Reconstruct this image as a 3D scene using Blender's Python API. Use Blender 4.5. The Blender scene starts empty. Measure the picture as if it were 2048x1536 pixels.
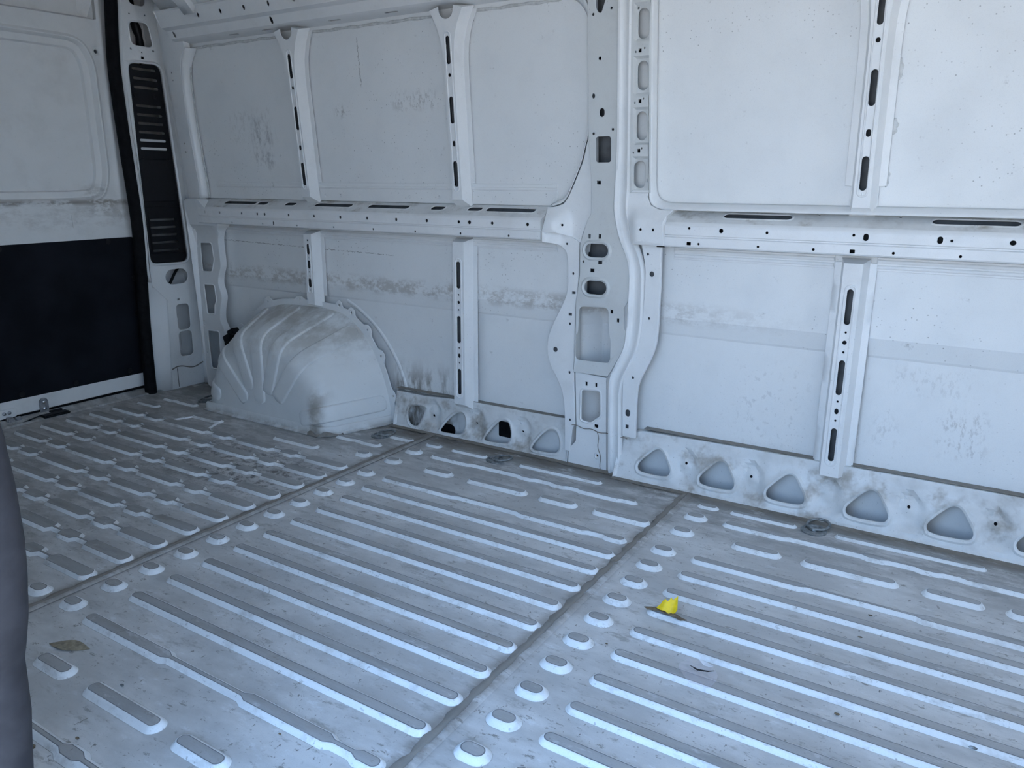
import bpy, bmesh, math, random
from mathutils import Vector, Matrix
from mathutils.geometry import delaunay_2d_cdt

random.seed(7)
SC = bpy.context.scene
COL = SC.collection
S = 0.85                      # drawing units -> metres (applied to every mesh at the end)

# ------------------------------------------------------------------ camera
cam = bpy.data.objects.new('camera', bpy.data.cameras.new('camera'))
COL.objects.link(cam)
R3 = Matrix(((0.84835617, -0.13911471, 0.5108218), (0.52938842, 0.2114181, -0.82161444), (0.00630168, 0.96744482, 0.25300356)))
cam.matrix_world = Matrix.Translation((0, 0, 1.08 * S)) @ R3.to_4x4()
cam.data.sensor_fit = 'HORIZONTAL'
cam.data.sensor_width = 36.0
cam.data.lens = 1535.0 / 2048.0 * 36.0
cam.data.clip_start = 0.02
SC.camera = cam

# ------------------------------------------------------------------ sky and exposure
world = bpy.data.worlds.new('sky')
SC.world = world
world.use_nodes = True
wn = world.node_tree
bg = wn.nodes['Background']
wtc = wn.nodes.new('ShaderNodeTexCoord')
wsp = wn.nodes.new('ShaderNodeSeparateXYZ')
wn.links.new(wtc.outputs['Generated'], wsp.inputs[0])
wrp = wn.nodes.new('ShaderNodeValToRGB')
wrp.color_ramp.elements[0].position = 0.0
wrp.color_ramp.elements[0].color = (0.56, 0.755, 1.0, 1)      # hazy horizon
wrp.color_ramp.elements[1].position = 0.45
wrp.color_ramp.elements[1].color = (0.30, 0.55, 1.0, 1)      # blue overhead
wn.links.new(wsp.outputs['Z'], wrp.inputs['Fac'])
wn.links.new(wrp.outputs['Color'], bg.inputs['Color'])
bg.inputs['Strength'].default_value = 4.3
# the sun stands behind the van, so the door side is in its shade and only the paving beyond is lit
sun = bpy.data.objects.new('sun', bpy.data.lights.new('sun', 'SUN'))
sun.data.energy = 29.0
sun.data.color = (1.0, 0.94, 0.84)
sun.data.angle = math.radians(0.6)
sun.rotation_euler = (math.radians(-38), 0, math.radians(-12))
COL.objects.link(sun)
vs = SC.view_settings
vs.view_transform = 'Standard'
vs.look = 'None'
vs.exposure = 0.0
vs.gamma = 1.0
vs.use_curve_mapping = False

# ------------------------------------------------------------------ materials
def nodes(m):
    m.use_nodes = True
    t = m.node_tree
    return t, t.nodes, t.links, t.nodes['Principled BSDF']

def N(nt, typ, **kw):
    n = nt.nodes.new(typ)
    for k, v in kw.items():
        if k.startswith('i_'):
            key = k[2:]
            key = int(key) if key.isdigit() else key.replace('_', ' ')
            n.inputs[key].default_value = v
        else:
            setattr(n, k, v)
    return n

def ramp(nt, src, a, b, lo=0.0, hi=1.0):
    r = N(nt, 'ShaderNodeMapRange')
    r.interpolation_type = 'SMOOTHSTEP'
    r.inputs['From Min'].default_value = a
    r.inputs['From Max'].default_value = b
    r.inputs['To Min'].default_value = lo
    r.inputs['To Max'].default_value = hi
    nt.links.new(src, r.inputs['Value'])
    return r.outputs['Result']

def mul(nt, a, b, op='MULTIPLY'):
    m = N(nt, 'ShaderNodeMath', operation=op)
    for i, v in enumerate((a, b)):
        if isinstance(v, (int, float)):
            m.inputs[i].default_value = v
        else:
            nt.links.new(v, m.inputs[i])
    return m.outputs[0]

def mix(nt, fac, a, b):
    m = N(nt, 'ShaderNodeMix', data_type='RGBA')
    for sock, v in ((0, fac), (6, a), (7, b)):
        if isinstance(v, (int, float)):
            m.inputs[sock].default_value = v
        elif isinstance(v, tuple):
            m.inputs[sock].default_value = (*v, 1)
        else:
            nt.links.new(v, m.inputs[sock])
    return m.outputs[2]

def position(nt, stretch=(1, 1, 1), offset=(0, 0, 0)):
    g = N(nt, 'ShaderNodeNewGeometry')
    mp = N(nt, 'ShaderNodeMapping')
    mp.inputs['Scale'].default_value = tuple(s / S for s in stretch)
    mp.inputs['Location'].default_value = offset
    nt.links.new(g.outputs['Position'], mp.inputs['Vector'])
    return mp.outputs['Vector']

def noise(nt, vec, scale, detail=4.0, rough=0.55):
    n = N(nt, 'ShaderNodeTexNoise')
    n.inputs['Scale'].default_value = scale
    n.inputs['Detail'].default_value = min(detail, 4.5)
    n.inputs['Roughness'].default_value = rough
    nt.links.new(vec, n.inputs['Vector'])
    return n.outputs['Fac']

def band(nt, val, a, b, soft):
    """1 inside a..b with soft ends"""
    return mul(nt, ramp(nt, val, a - soft, a + soft), ramp(nt, val, b - soft, b + soft, 1, 0))

def paint(name, base, rough=0.38, blotch=0.25, blotch_col=(0.55, 0.55, 0.54), dirt=0.0, dirt_col=(0.30, 0.255, 0.20),
          speck=0.5, fine=0.06, scratch=0.0, extra=None, bump=0.03, metallic=0.0, dirt_scale=5.0, stretch=(1, 1, 1)):
    m = bpy.data.materials.new(name)
    nt, ns, ln, bsdf = nodes(m)
    v = position(nt)
    vst = position(nt, stretch, (3.1, 1.7, 5.3))
    col = base
    fb = noise(nt, vst, 7.0, 6, 0.62)
    col = mix(nt, mul(nt, ramp(nt, fb, 0.42, 0.72), blotch), col, blotch_col)
    if fine:
        ff = noise(nt, v, 420.0, 2, 0.6)
        col = mix(nt, mul(nt, ramp(nt, ff, 0.45, 0.8), fine * 4), col, tuple(c * 0.62 for c in base))
    if dirt:
        fd = noise(nt, vst, dirt_scale, 9, 0.68)
        col = mix(nt, mul(nt, ramp(nt, fd, 0.50, 0.74), dirt), col, dirt_col)
    if scratch:
        fs = noise(nt, position(nt, (26, 62, 40), (0.4, 9.1, 2.2)), 1.0, 4, 0.75)
        col = mix(nt, mul(nt, ramp(nt, fs, 0.60, 0.68), scratch * 1.6), col, (0.27, 0.255, 0.23))
        fs2 = noise(nt, position(nt, (90, 38, 60), (7.4, 2.1, 8.2)), 1.0, 3, 0.7)
        col = mix(nt, mul(nt, ramp(nt, fs2, 0.66, 0.72), scratch * 1.8), col, (0.20, 0.185, 0.165))
        fs3 = noise(nt, position(nt, (9, 24, 20), (2.4, 6.1, 1.2)), 1.0, 8, 0.72)
        col = mix(nt, mul(nt, ramp(nt, fs3, 0.56, 0.70), scratch * 1.2), col, (0.36, 0.345, 0.32))
        fs4 = noise(nt, position(nt, (14, 30, 20), (5.4, 3.1, 4.2)), 1.0, 6, 0.7)
        col = mix(nt, mul(nt, ramp(nt, fs4, 0.58, 0.70), scratch * 0.8), col, (0.80, 0.81, 0.82))
    if speck:
        vo = N(nt, 'ShaderNodeTexVoronoi')
        vo.inputs['Scale'].default_value = 75.0
        ln.new(v, vo.inputs['Vector'])
        sep = N(nt, 'ShaderNodeSeparateColor')
        ln.new(vo.outputs['Color'], sep.inputs[0])
        dot = mul(nt, ramp(nt, vo.outputs['Distance'], 0.09, 0.20, 1, 0), ramp(nt, sep.outputs[0], 0.48, 0.50))
        lowf = noise(nt, v, 2.6, 2)
        col = mix(nt, mul(nt, mul(nt, dot, ramp(nt, lowf, 0.40, 0.60)), mul(nt, sep.outputs[1], speck)), col, (0.20, 0.19, 0.175))
    if extra:
        col = extra(nt, v, col)
    ln.new(col, bsdf.inputs['Base Color']) if not isinstance(col, tuple) else None
    rr_ = ramp(nt, fb, 0.3, 0.75, rough * 0.85, min(1, rough * 1.35))
    ln.new(rr_, bsdf.inputs['Roughness'])
    bsdf.inputs['Metallic'].default_value = metallic
    bsdf.inputs['IOR'].default_value = 1.5
    if bump:
        bm_ = N(nt, 'ShaderNodeBump')
        bm_.inputs['Strength'].default_value = bump
        bm_.inputs['Distance'].default_value = 0.004
        ln.new(noise(nt, v, 60.0, 5, 0.6), bm_.inputs['Height'])
        ln.new(bm_.outputs['Normal'], bsdf.inputs['Normal'])
    return m

def plain(name, col, rough=0.5, metallic=0.0, var=0.12, scale=60.0, bump=0.0, spec=0.5):
    m = bpy.data.materials.new(name)
    nt, ns, ln, bsdf = nodes(m)
    v = position(nt)
    f = noise(nt, v, scale, 4)
    c = mix(nt, ramp(nt, f, 0.3, 0.7), tuple(x * (1 - var) for x in col), tuple(min(1, x * (1 + var)) for x in col))
    ln.new(c, bsdf.inputs['Base Color'])
    bsdf.inputs['Roughness'].default_value = rough
    bsdf.inputs['Metallic'].default_value = metallic
    bsdf.inputs['Specular IOR Level'].default_value = spec
    if bump:
        b = N(nt, 'ShaderNodeBump')
        b.inputs['Strength'].default_value = bump
        b.inputs['Distance'].default_value = 0.003
        ln.new(f, b.inputs['Height'])
        ln.new(b.outputs['Normal'], bsdf.inputs['Normal'])
    return m

def skin_extra(nt, v, col):
    """dust lying on the pressed step, mud splash behind the wheel arch, rubbed marks"""
    sp = N(nt, 'ShaderNodeSeparateXYZ')
    nt.links.new(v, sp.inputs[0])
    x, y, z = sp.outputs
    n1 = noise(nt, position(nt, (1, 1, 1.6), (2.2, 0, 0)), 14.0, 9, 0.75)
    b = mul(nt, band(nt, z, 0.60, 0.665, 0.02), ramp(nt, x, -1.30, -0.35, 1.0, 0.0))
    col = mix(nt, mul(nt, mul(nt, b, ramp(nt, n1, 0.42, 0.60)), 0.55), col, (0.36, 0.315, 0.26))
    # mud behind the arch
    n2 = noise(nt, position(nt, (1.6, 1, 0.6), (5, 5, 5)), 12.0, 7, 0.7)
    b2 = mul(nt, band(nt, x, -2.27, -1.93, 0.05), ramp(nt, z, 0.17, 0.33, 1, 0))
    col = mix(nt, mul(nt, mul(nt, b2, ramp(nt, n2, 0.40, 0.62)), 0.9), col, (0.21, 0.175, 0.135))
    # rubbed marks on the rear upper panels
    n3 = noise(nt, position(nt, (1, 1, 0.5), (8, 1, 3)), 26.0, 8, 0.75)
    b3 = mul(nt, band(nt, x, -3.06, -2.93, 0.02), band(nt, z, 1.14, 1.36, 0.03))
    col = mix(nt, mul(nt, mul(nt, b3, ramp(nt, n3, 0.44, 0.66)), 0.5), col, (0.22, 0.21, 0.21))
    n4 = noise(nt, position(nt, (1.2, 1, 1.2), (1, 4, 3)), 16.0, 8, 0.78)
    col = mix(nt, mul(nt, ramp(nt, n4, 0.63, 0.75), 0.35), col, (0.28, 0.26, 0.235))
    # cracked line across the rear lower panel and a scribbled one on the upper panel
    wv = noise(nt, position(nt, (1, 0, 0), (1, 2, 3)), 30.0, 4, 0.7)
    zl = mul(nt, mul(nt, z, mul(nt, wv, 0.022), 'SUBTRACT'), mul(nt, x, -0.0185), 'SUBTRACT')
    br = noise(nt, position(nt, (1, 1, 1), (7, 2, 9)), 70.0, 3, 0.7)
    la = mul(nt, band(nt, zl, 0.7165, 0.7195, 0.0012), mul(nt, band(nt, x, -3.38, -2.25, 0.03), ramp(nt, br, 0.42, 0.52)))
    col = mix(nt, mul(nt, la, 0.75), col, (0.13, 0.11, 0.09))
    wx = noise(nt, position(nt, (0, 0, 1), (1, 2, 3)), 40.0, 4, 0.7)
    xl = mul(nt, x, mul(nt, wx, 0.03), 'SUBTRACT')
    lb = mul(nt, band(nt, xl, -2.3625, -2.3575, 0.0015), mul(nt, band(nt, z, 1.47, 1.66, 0.01), ramp(nt, br, 0.40, 0.52)))
    col = mix(nt, mul(nt, lb, 0.6), col, (0.20, 0.18, 0.16))
    # slanting rub marks and smudges on the right panels
    nd = noise(nt, position(nt, (16, 1, -11), (2, 2, 2)), 3.0, 6, 0.7)
    bd = mul(nt, mul(nt, band(nt, x, -0.70, -0.47, 0.05), band(nt, z, 0.20, 0.48, 0.05)), ramp(nt, nd, 0.56, 0.64))
    col = mix(nt, mul(nt, bd, 0.22), col, (0.35, 0.33, 0.31))
    ns_ = noise(nt, position(nt, (2.5, 1, 1.2), (3, 8, 2)), 24.0, 8, 0.75)
    for x0, x1, z0, z1, k in ((-0.07, 0.05, 0.27, 0.41, 0.32), (-0.22, 0.0, 0.45, 0.53, 0.16), (-2.18, -1.96, 1.37, 1.43, 0.4), (-0.26, -0.19, 0.27, 0.36, 0.2), (-3.20, -2.90, 1.26, 1.40, 0.16), (-2.50, -2.44, 1.36, 1.39, 0.8)):
        bs = mul(nt, mul(nt, band(nt, x, x0, x1, 0.03), band(nt, z, z0, z1, 0.025)), ramp(nt, ns_, 0.50, 0.62))
        col = mix(nt, mul(nt, bs, k), col, (0.22, 0.19, 0.155))
    # wipe marks on the lower right panel
    n5 = noise(nt, position(nt, (5, 1, 1.3), (3, 3, 1)), 9.0, 6, 0.6)
    b5 = ramp(nt, z, 0.75, 0.5)
    col = mix(nt, mul(nt, mul(nt, ramp(nt, n5, 0.5, 0.7), b5), 0.12), col, (0.9, 0.9, 0.88))
    return col

def floor_extra(nt, v, col):
    """trodden dirt along the side wall gutter, round the arch and along the seams; worn grey film"""
    sp = N(nt, 'ShaderNodeSeparateXYZ')
    nt.links.new(v, sp.inputs[0])
    x, y, z = sp.outputs
    n0 = noise(nt, position(nt, (1.0, 2.0, 1), (4, 4, 0)), 3.2, 8, 0.66)
    col = mix(nt, mul(nt, ramp(nt, n0, 0.36, 0.62), 0.55), col, (0.37, 0.36, 0.345))
    n1 = noise(nt, position(nt, (1.2, 2.5, 1), (1, 2, 0)), 8.0, 9, 0.7)
    g = mul(nt, ramp(nt, y, 2.10, 2.40), ramp(nt, n1, 0.34, 0.60))
    col = mix(nt, mul(nt, g, 0.75), col, (0.27, 0.255, 0.235))
    g2 = mul(nt, ramp(nt, y, 2.42, 2.52), ramp(nt, n1, 0.26, 0.48))
    col = mix(nt, mul(nt, g2, 0.9), col, (0.145, 0.12, 0.095))
    rear = mul(nt, ramp(nt, x, -1.95, -2.6), ramp(nt, n1, 0.40, 0.62))
    col = mix(nt, mul(nt, rear, 0.6), col, (0.26, 0.25, 0.235))
    n2 = noise(nt, position(nt, (2, 2, 2), (6, 1, 4)), 14.0, 9, 0.75)
    blk = mul(nt, mul(nt, band(nt, x, -2.75, -2.05, 0.1), band(nt, y, 1.66, 2.02, 0.1)), ramp(nt, n2, 0.47, 0.60))
    col = mix(nt, mul(nt, blk, 0.85), col, (0.085, 0.075, 0.065))
    for sx in (-2.013, -0.829):
        sm = mul(nt, band(nt, x, sx - 0.03, sx + 0.03, 0.018), ramp(nt, n1, 0.32, 0.55))
        col = mix(nt, mul(nt, sm, 0.7), col, (0.23, 0.20, 0.17))
    n3 = noise(nt, position(nt, (1, 1.5, 1), (9, 9, 0)), 20.0, 8, 0.7)
    col = mix(nt, mul(nt, ramp(nt, n3, 0.60, 0.72), 0.5), col, (0.24, 0.21, 0.18))
    return col

def arch_extra(nt, v, col):
    n1 = noise(nt, position(nt, (1.6, 1.0, 1.6), (4, 2, 0)), 7.0, 9, 0.66)
    sp = N(nt, 'ShaderNodeSeparateXYZ')
    nt.links.new(v, sp.inputs[0])
    x, y, z = sp.outputs
    top = mul(nt, ramp(nt, z, 0.24, 0.44), ramp(nt, n1, 0.36, 0.66))
    col = mix(nt, mul(nt, top, 0.62), col, (0.36, 0.325, 0.275))
    low = mul(nt, ramp(nt, z, 0.05, -0.02), ramp(nt, n1, 0.38, 0.6))
    col = mix(nt, mul(nt, low, 0.7), col, (0.25, 0.22, 0.18))
    cor = mul(nt, band(nt, x, -2.47, -2.40, 0.025), mul(nt, ramp(nt, z, 0.25, 0.12), ramp(nt, n1, 0.36, 0.6)))
    return mix(nt, mul(nt, cor, 0.7), col, (0.25, 0.21, 0.16))

WHITE = (0.85, 0.845, 0.83)
MAT = {}
MAT['skin'] = paint('panel_paint', (0.85, 0.85, 0.835), rough=0.42, blotch=0.16, blotch_col=(0.66, 0.665, 0.66), fine=0.035, speck=0.8, extra=skin_extra, bump=0.02)
MAT['frame'] = paint('frame_paint', WHITE, rough=0.36, blotch=0.18, blotch_col=(0.62, 0.62, 0.60), dirt=0.10, fine=0.03, speck=0.3, bump=0.02)
MAT['primer'] = paint('thin_paint', (0.66, 0.665, 0.645), rough=0.45, blotch=0.25, blotch_col=(0.55, 0.55, 0.535), dirt=0.16, fine=0.04, speck=0.3, bump=0.03)
MAT['dusty'] = paint('dusty_paint', (0.76, 0.755, 0.735), rough=0.45, blotch=0.5, blotch_col=(0.46, 0.44, 0.41), dirt=0.9, dirt_col=(0.33, 0.285, 0.23), fine=0.04, speck=0.5, dirt_scale=8.0, bump=0.04)
MAT['arch'] = paint('arch_paint', (0.78, 0.785, 0.77), rough=0.36, blotch=0.15, fine=0.02, speck=0.3, extra=arch_extra, bump=0.03)
MAT['floor'] = paint('floor_paint', (0.66, 0.645, 0.625), rough=0.40, blotch=0.45, blotch_col=(0.47, 0.455, 0.435), fine=0.06, speck=0.9, scratch=0.75, extra=floor_extra, bump=0.06, stretch=(0.7, 2.0, 1))
MAT['floor_worn'] = paint('worn_floor_paint', (0.40, 0.39, 0.38), rough=0.34, blotch=0.7, blotch_col=(0.27, 0.262, 0.25), dirt=0.45, fine=0.06, speck=0.6, scratch=0.45, bump=0.08, stretch=(0.6, 3, 1), dirt_scale=9)
MAT['skirt'] = paint('rib_flank_paint', (0.84, 0.845, 0.84), rough=0.38, blotch=0.2, blotch_col=(0.55, 0.55, 0.53), dirt=0.40, fine=0.05, speck=0.8, scratch=0.28, bump=0.05, dirt_scale=16)
MAT['foot'] = paint('grimy_rib_foot', (0.50, 0.485, 0.46), rough=0.5, blotch=0.7, blotch_col=(0.30, 0.27, 0.23), dirt=0.8, dirt_col=(0.16, 0.135, 0.105), fine=0.05, speck=0.3, dirt_scale=16)
MAT['edge'] = paint('dark_rib_edge', (0.17, 0.175, 0.18), rough=0.4, blotch=0.7, blotch_col=(0.33, 0.33, 0.33), fine=0.03, speck=0, dirt_scale=16)  # near-black band round the rib and bump tops
MAT['floor_worn_rear'] = paint('dirty_rear_rib_top', (0.37, 0.365, 0.355), rough=0.4, blotch=0.7, blotch_col=(0.25, 0.24, 0.225), dirt=0.5, fine=0.05, speck=0.4, scratch=0.3, bump=0.08, stretch=(0.6, 3, 1), dirt_scale=9)
MAT['sealer'] = paint('seam_sealer', (0.27, 0.245, 0.215), rough=0.75, blotch=0.5, blotch_col=(0.20, 0.175, 0.15), dirt=0.6, dirt_col=(0.14, 0.115, 0.09), speck=0.5, bump=0.3, dirt_scale=11)
MAT['sealer_dark'] = paint('dirty_gutter_sealer', (0.22, 0.19, 0.155), rough=0.8, blotch=0.6, blotch_col=(0.34, 0.31, 0.27), dirt=0.7, dirt_col=(0.08, 0.065, 0.05), speck=0.5, bump=0.3, dirt_scale=12)
MAT['sealer_white'] = plain('white_sealer', (0.62, 0.62, 0.60), 0.6, 0, 0.15, 70, 0.6)
def door_extra(nt, v, col):
    sp = N(nt, 'ShaderNodeSeparateXYZ')
    nt.links.new(v, sp.inputs[0])
    x, y, z = sp.outputs
    n1 = noise(nt, position(nt, (1, 1.0, 2.5), (3, 1, 2)), 9.0, 8, 0.7)
    b = mul(nt, band(nt, z, 0.968, 0.990, 0.010), ramp(nt, n1, 0.40, 0.54))
    col = mix(nt, mul(nt, b, 0.75), col, (0.27, 0.225, 0.18))
    b2 = mul(nt, mul(nt, band(nt, z, 0.93, 1.05, 0.04), band(nt, y, 2.14, 2.27, 0.04)), ramp(nt, n1, 0.44, 0.60))
    col = mix(nt, mul(nt, b2, 0.6), col, (0.31, 0.27, 0.22))
    b3 = mul(nt, band(nt, z, 0.86, 0.975, 0.03), ramp(nt, n1, 0.42, 0.66))
    return mix(nt, mul(nt, b3, 0.35), col, (0.42, 0.385, 0.34))
MAT['door'] = paint('door_paint', (0.86, 0.85, 0.825), rough=0.40, blotch=0.15, blotch_col=(0.62, 0.61, 0.58), dirt=0.12, fine=0.02, speck=0.2, bump=0.02, extra=door_extra)
MAT['black_panel'] = plain('black_hardboard', (0.010, 0.011, 0.015), 0.8, 0, 0.3, 5.0, 0.1, 0.12)
MAT['black_plastic'] = plain('black_plastic', (0.008, 0.008, 0.010), 0.5, 0, 0.2, 80, 0.1, 0.25)
MAT['rubber'] = plain('black_rubber', (0.007, 0.007, 0.008), 0.8, 0, 0.3, 40, 0.15, 0.15)
MAT['rubber_grey'] = plain('grey_rubber', (0.045, 0.041, 0.043), 0.7, 0, 0.15, 30, 0.1, 0.2)
MAT['zinc'] = plain('dark_zinc', (0.24, 0.25, 0.25), 0.42, 0.6, 0.3, 90, 0.2)
MAT['cavity_shade'] = plain('dark_cavity_shade', (0.13, 0.135, 0.14), 0.7, 0, 0.2, 20)  # shade inside closed hollows, put into the colour
MAT['cavity_shade_pale'] = plain('pale_cavity_shade', (0.42, 0.40, 0.38), 0.7, 0, 0.3, 9)  # dimness behind the vent slots, put into the colour as mid grey
MAT['steel'] = plain('galvanised_steel', (0.36, 0.36, 0.37), 0.45, 0.75, 0.2, 60, 0.1)
MAT['bolt'] = plain('bolt_steel', (0.6, 0.6, 0.6), 0.3, 1.0, 0.1, 60)
MAT['yellow'] = plain('yellow_paper', (0.93, 0.62, 0.012), 0.55, 0, 0.12, 60, 0.2)
MAT['dry_leaf'] = plain('dry_leaf', (0.28, 0.235, 0.165), 0.7, 0, 0.25, 90, 0.4)
MAT['brown_leaf'] = plain('brown_leaf', (0.16, 0.115, 0.07), 0.7, 0, 0.35, 90, 0.4)
MAT['asphalt'] = plain('grey_paving', (0.34, 0.32, 0.29), 0.9, 0, 0.2, 12, 0.3)
MAT['paper'] = plain('white_scrap', (0.80, 0.80, 0.82), 0.6, 0, 0.05, 40)
pm = bpy.data.materials.new('clear_film')
nt, ns, ln, bsdf = nodes(pm)
bsdf.inputs['Base Color'].default_value = (0.86, 0.80, 0.84, 1)
bsdf.inputs['Roughness'].default_value = 0.15
bsdf.inputs['Alpha'].default_value = 0.14
fnz = noise(nt, position(nt), 60, 3)
ln.new(ramp(nt, fnz, 0.3, 0.7, 0.08, 0.3), bsdf.inputs['Roughness'])
MAT['film'] = pm

# ------------------------------------------------------------------ mesh helpers
def finish(name, verts, faces, mat, parent=None, sharp=35, mats=None, fmat=None, recalc=False, weld=False):
    me = bpy.data.meshes.new(name)
    me.from_pydata([tuple(v) for v in verts], [], faces)
    for mm in (mats or [mat]):
        me.materials.append(MAT[mm])
    if fmat:
        for p, i in zip(me.polygons, fmat):
            p.material_index = i
    if recalc or weld:
        bm = bmesh.new()
        bm.from_mesh(me)
        if weld:
            bmesh.ops.remove_doubles(bm, verts=bm.verts, dist=1e-5)
        bmesh.ops.recalc_face_normals(bm, faces=bm.faces)
        bm.to_mesh(me)
        bm.free()
    me.validate()
    if sharp:
        me.shade_smooth()
        me.set_sharp_from_angle(angle=math.radians(sharp))
    ob = bpy.data.objects.new(name, me)
    COL.objects.link(ob)
    if parent is not None:
        ob.parent = parent
    return ob

def tag(o, label=None, cat=None, group=None, kind=None):
    for k, v in (('label', label), ('category', cat), ('group', group), ('kind', kind)):
        if v:
            o[k] = v
    return o

def empty(name, loc=(0, 0, 0)):
    o = bpy.data.objects.new(name, None)
    o.empty_display_size = 0.05
    o.location = loc
    COL.objects.link(o)
    return o

def sstep(t):
    t = max(0.0, min(1.0, t))
    return t * t * (3 - 2 * t)

def lean(z):
    return 0.09 * max(0.0, z - 0.95)

def wallM(Y0):
    return lambda u, v, w: (u, Y0 - lean(v) - w, v)

def planeX(X0):
    return lambda u, v, w: (X0 + w, u, v)

def area(p):
    return 0.5 * sum(p[i][0] * p[(i + 1) % len(p)][1] - p[(i + 1) % len(p)][0] * p[i][1] for i in range(len(p)))

def ccw(p):
    return list(p) if area(p) > 0 else list(p)[::-1]

def grow(p, d):
    """offset a CCW loop outward by d"""
    n = len(p)
    out = []
    for i in range(n):
        a, b, c = p[i - 1], p[i], p[(i + 1) % n]
        e1 = (b[0] - a[0], b[1] - a[1])
        e2 = (c[0] - b[0], c[1] - b[1])
        l1 = math.hypot(*e1) or 1e-9
        l2 = math.hypot(*e2) or 1e-9
        n1 = (e1[1] / l1, -e1[0] / l1)
        n2 = (e2[1] / l2, -e2[0] / l2)
        mx, my = n1[0] + n2[0], n1[1] + n2[1]
        q = mx * mx + my * my
        k = 2.0 / q if q > 0.5 else 2.0 / 0.5
        out.append((b[0] + mx * d * k, b[1] + my * d * k))
    return out

def chaikin(p, it=2, closed=True):
    for _ in range(it):
        q = []
        n = len(p)
        for i in range(n if closed else n - 1):
            a, b = p[i], p[(i + 1) % n]
            q += [tuple(c * .75 + d * .25 for c, d in zip(a, b)), tuple(c * .25 + d * .75 for c, d in zip(a, b))]
        p = q if closed else [p[0]] + q + [p[-1]]
    return p

def rr(cx, cy, hw, hh, r=None, n=5):
    """rounded rectangle, r=None -> obround"""
    r = min(hw, hh) * 0.999 if r is None else min(r, min(hw, hh) * 0.999)
    out = []
    for (sx, sy, a0) in ((1, 1, 0), (-1, 1, 90), (-1, -1, 180), (1, -1, 270)):
        for k in range(n):
            a = math.radians(a0 + 90.0 * k / (n - 1))
            out.append((cx + sx * (hw - r) + r * math.cos(a), cy + sy * (hh - r) + r * math.sin(a)))
    q = []
    for pt in out:
        if not q or math.hypot(pt[0] - q[-1][0], pt[1] - q[-1][1]) > 1e-5:
            q.append(pt)
    if math.hypot(q[0][0] - q[-1][0], q[0][1] - q[-1][1]) < 1e-5:
        q.pop()
    return q

def ell(cx, cy, rx, ry, n=14):
    return [(cx + rx * math.cos(2 * math.pi * k / n), cy + ry * math.sin(2 * math.pi * k / n)) for k in range(n)]

def fillet(p, r, n=4):
    """round the corners of a closed polygon with radius-like cut r"""
    out = []
    m = len(p)
    for i in range(m):
        a, b, c = p[i - 1], p[i], p[(i + 1) % m]
        la = math.hypot(a[0] - b[0], a[1] - b[1])
        lc = math.hypot(c[0] - b[0], c[1] - b[1])
        ra, rc = min(r, la * 0.45), min(r, lc * 0.45)
        A = (b[0] + (a[0] - b[0]) * ra / la, b[1] + (a[1] - b[1]) * ra / la)
        Cc = (b[0] + (c[0] - b[0]) * rc / lc, b[1] + (c[1] - b[1]) * rc / lc)
        for k in range(n + 1):
            t = k / n
            out.append(((1 - t) ** 2 * A[0] + 2 * t * (1 - t) * b[0] + t * t * Cc[0], (1 - t) ** 2 * A[1] + 2 * t * (1 - t) * b[1] + t * t * Cc[1]))
    return out

def inside(pt, poly):
    x, y = pt
    c = False
    j = len(poly) - 1
    for i in range(len(poly)):
        xi, yi = poly[i]
        xj, yj = poly[j]
        if (yi > y) != (yj > y) and x < (xj - xi) * (y - yi) / (yj - yi) + xi:
            c = not c
        j = i
    return c

def bbox(p):
    xs = [a[0] for a in p]
    ys = [a[1] for a in p]
    return min(xs), max(xs), min(ys), max(ys)

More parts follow.
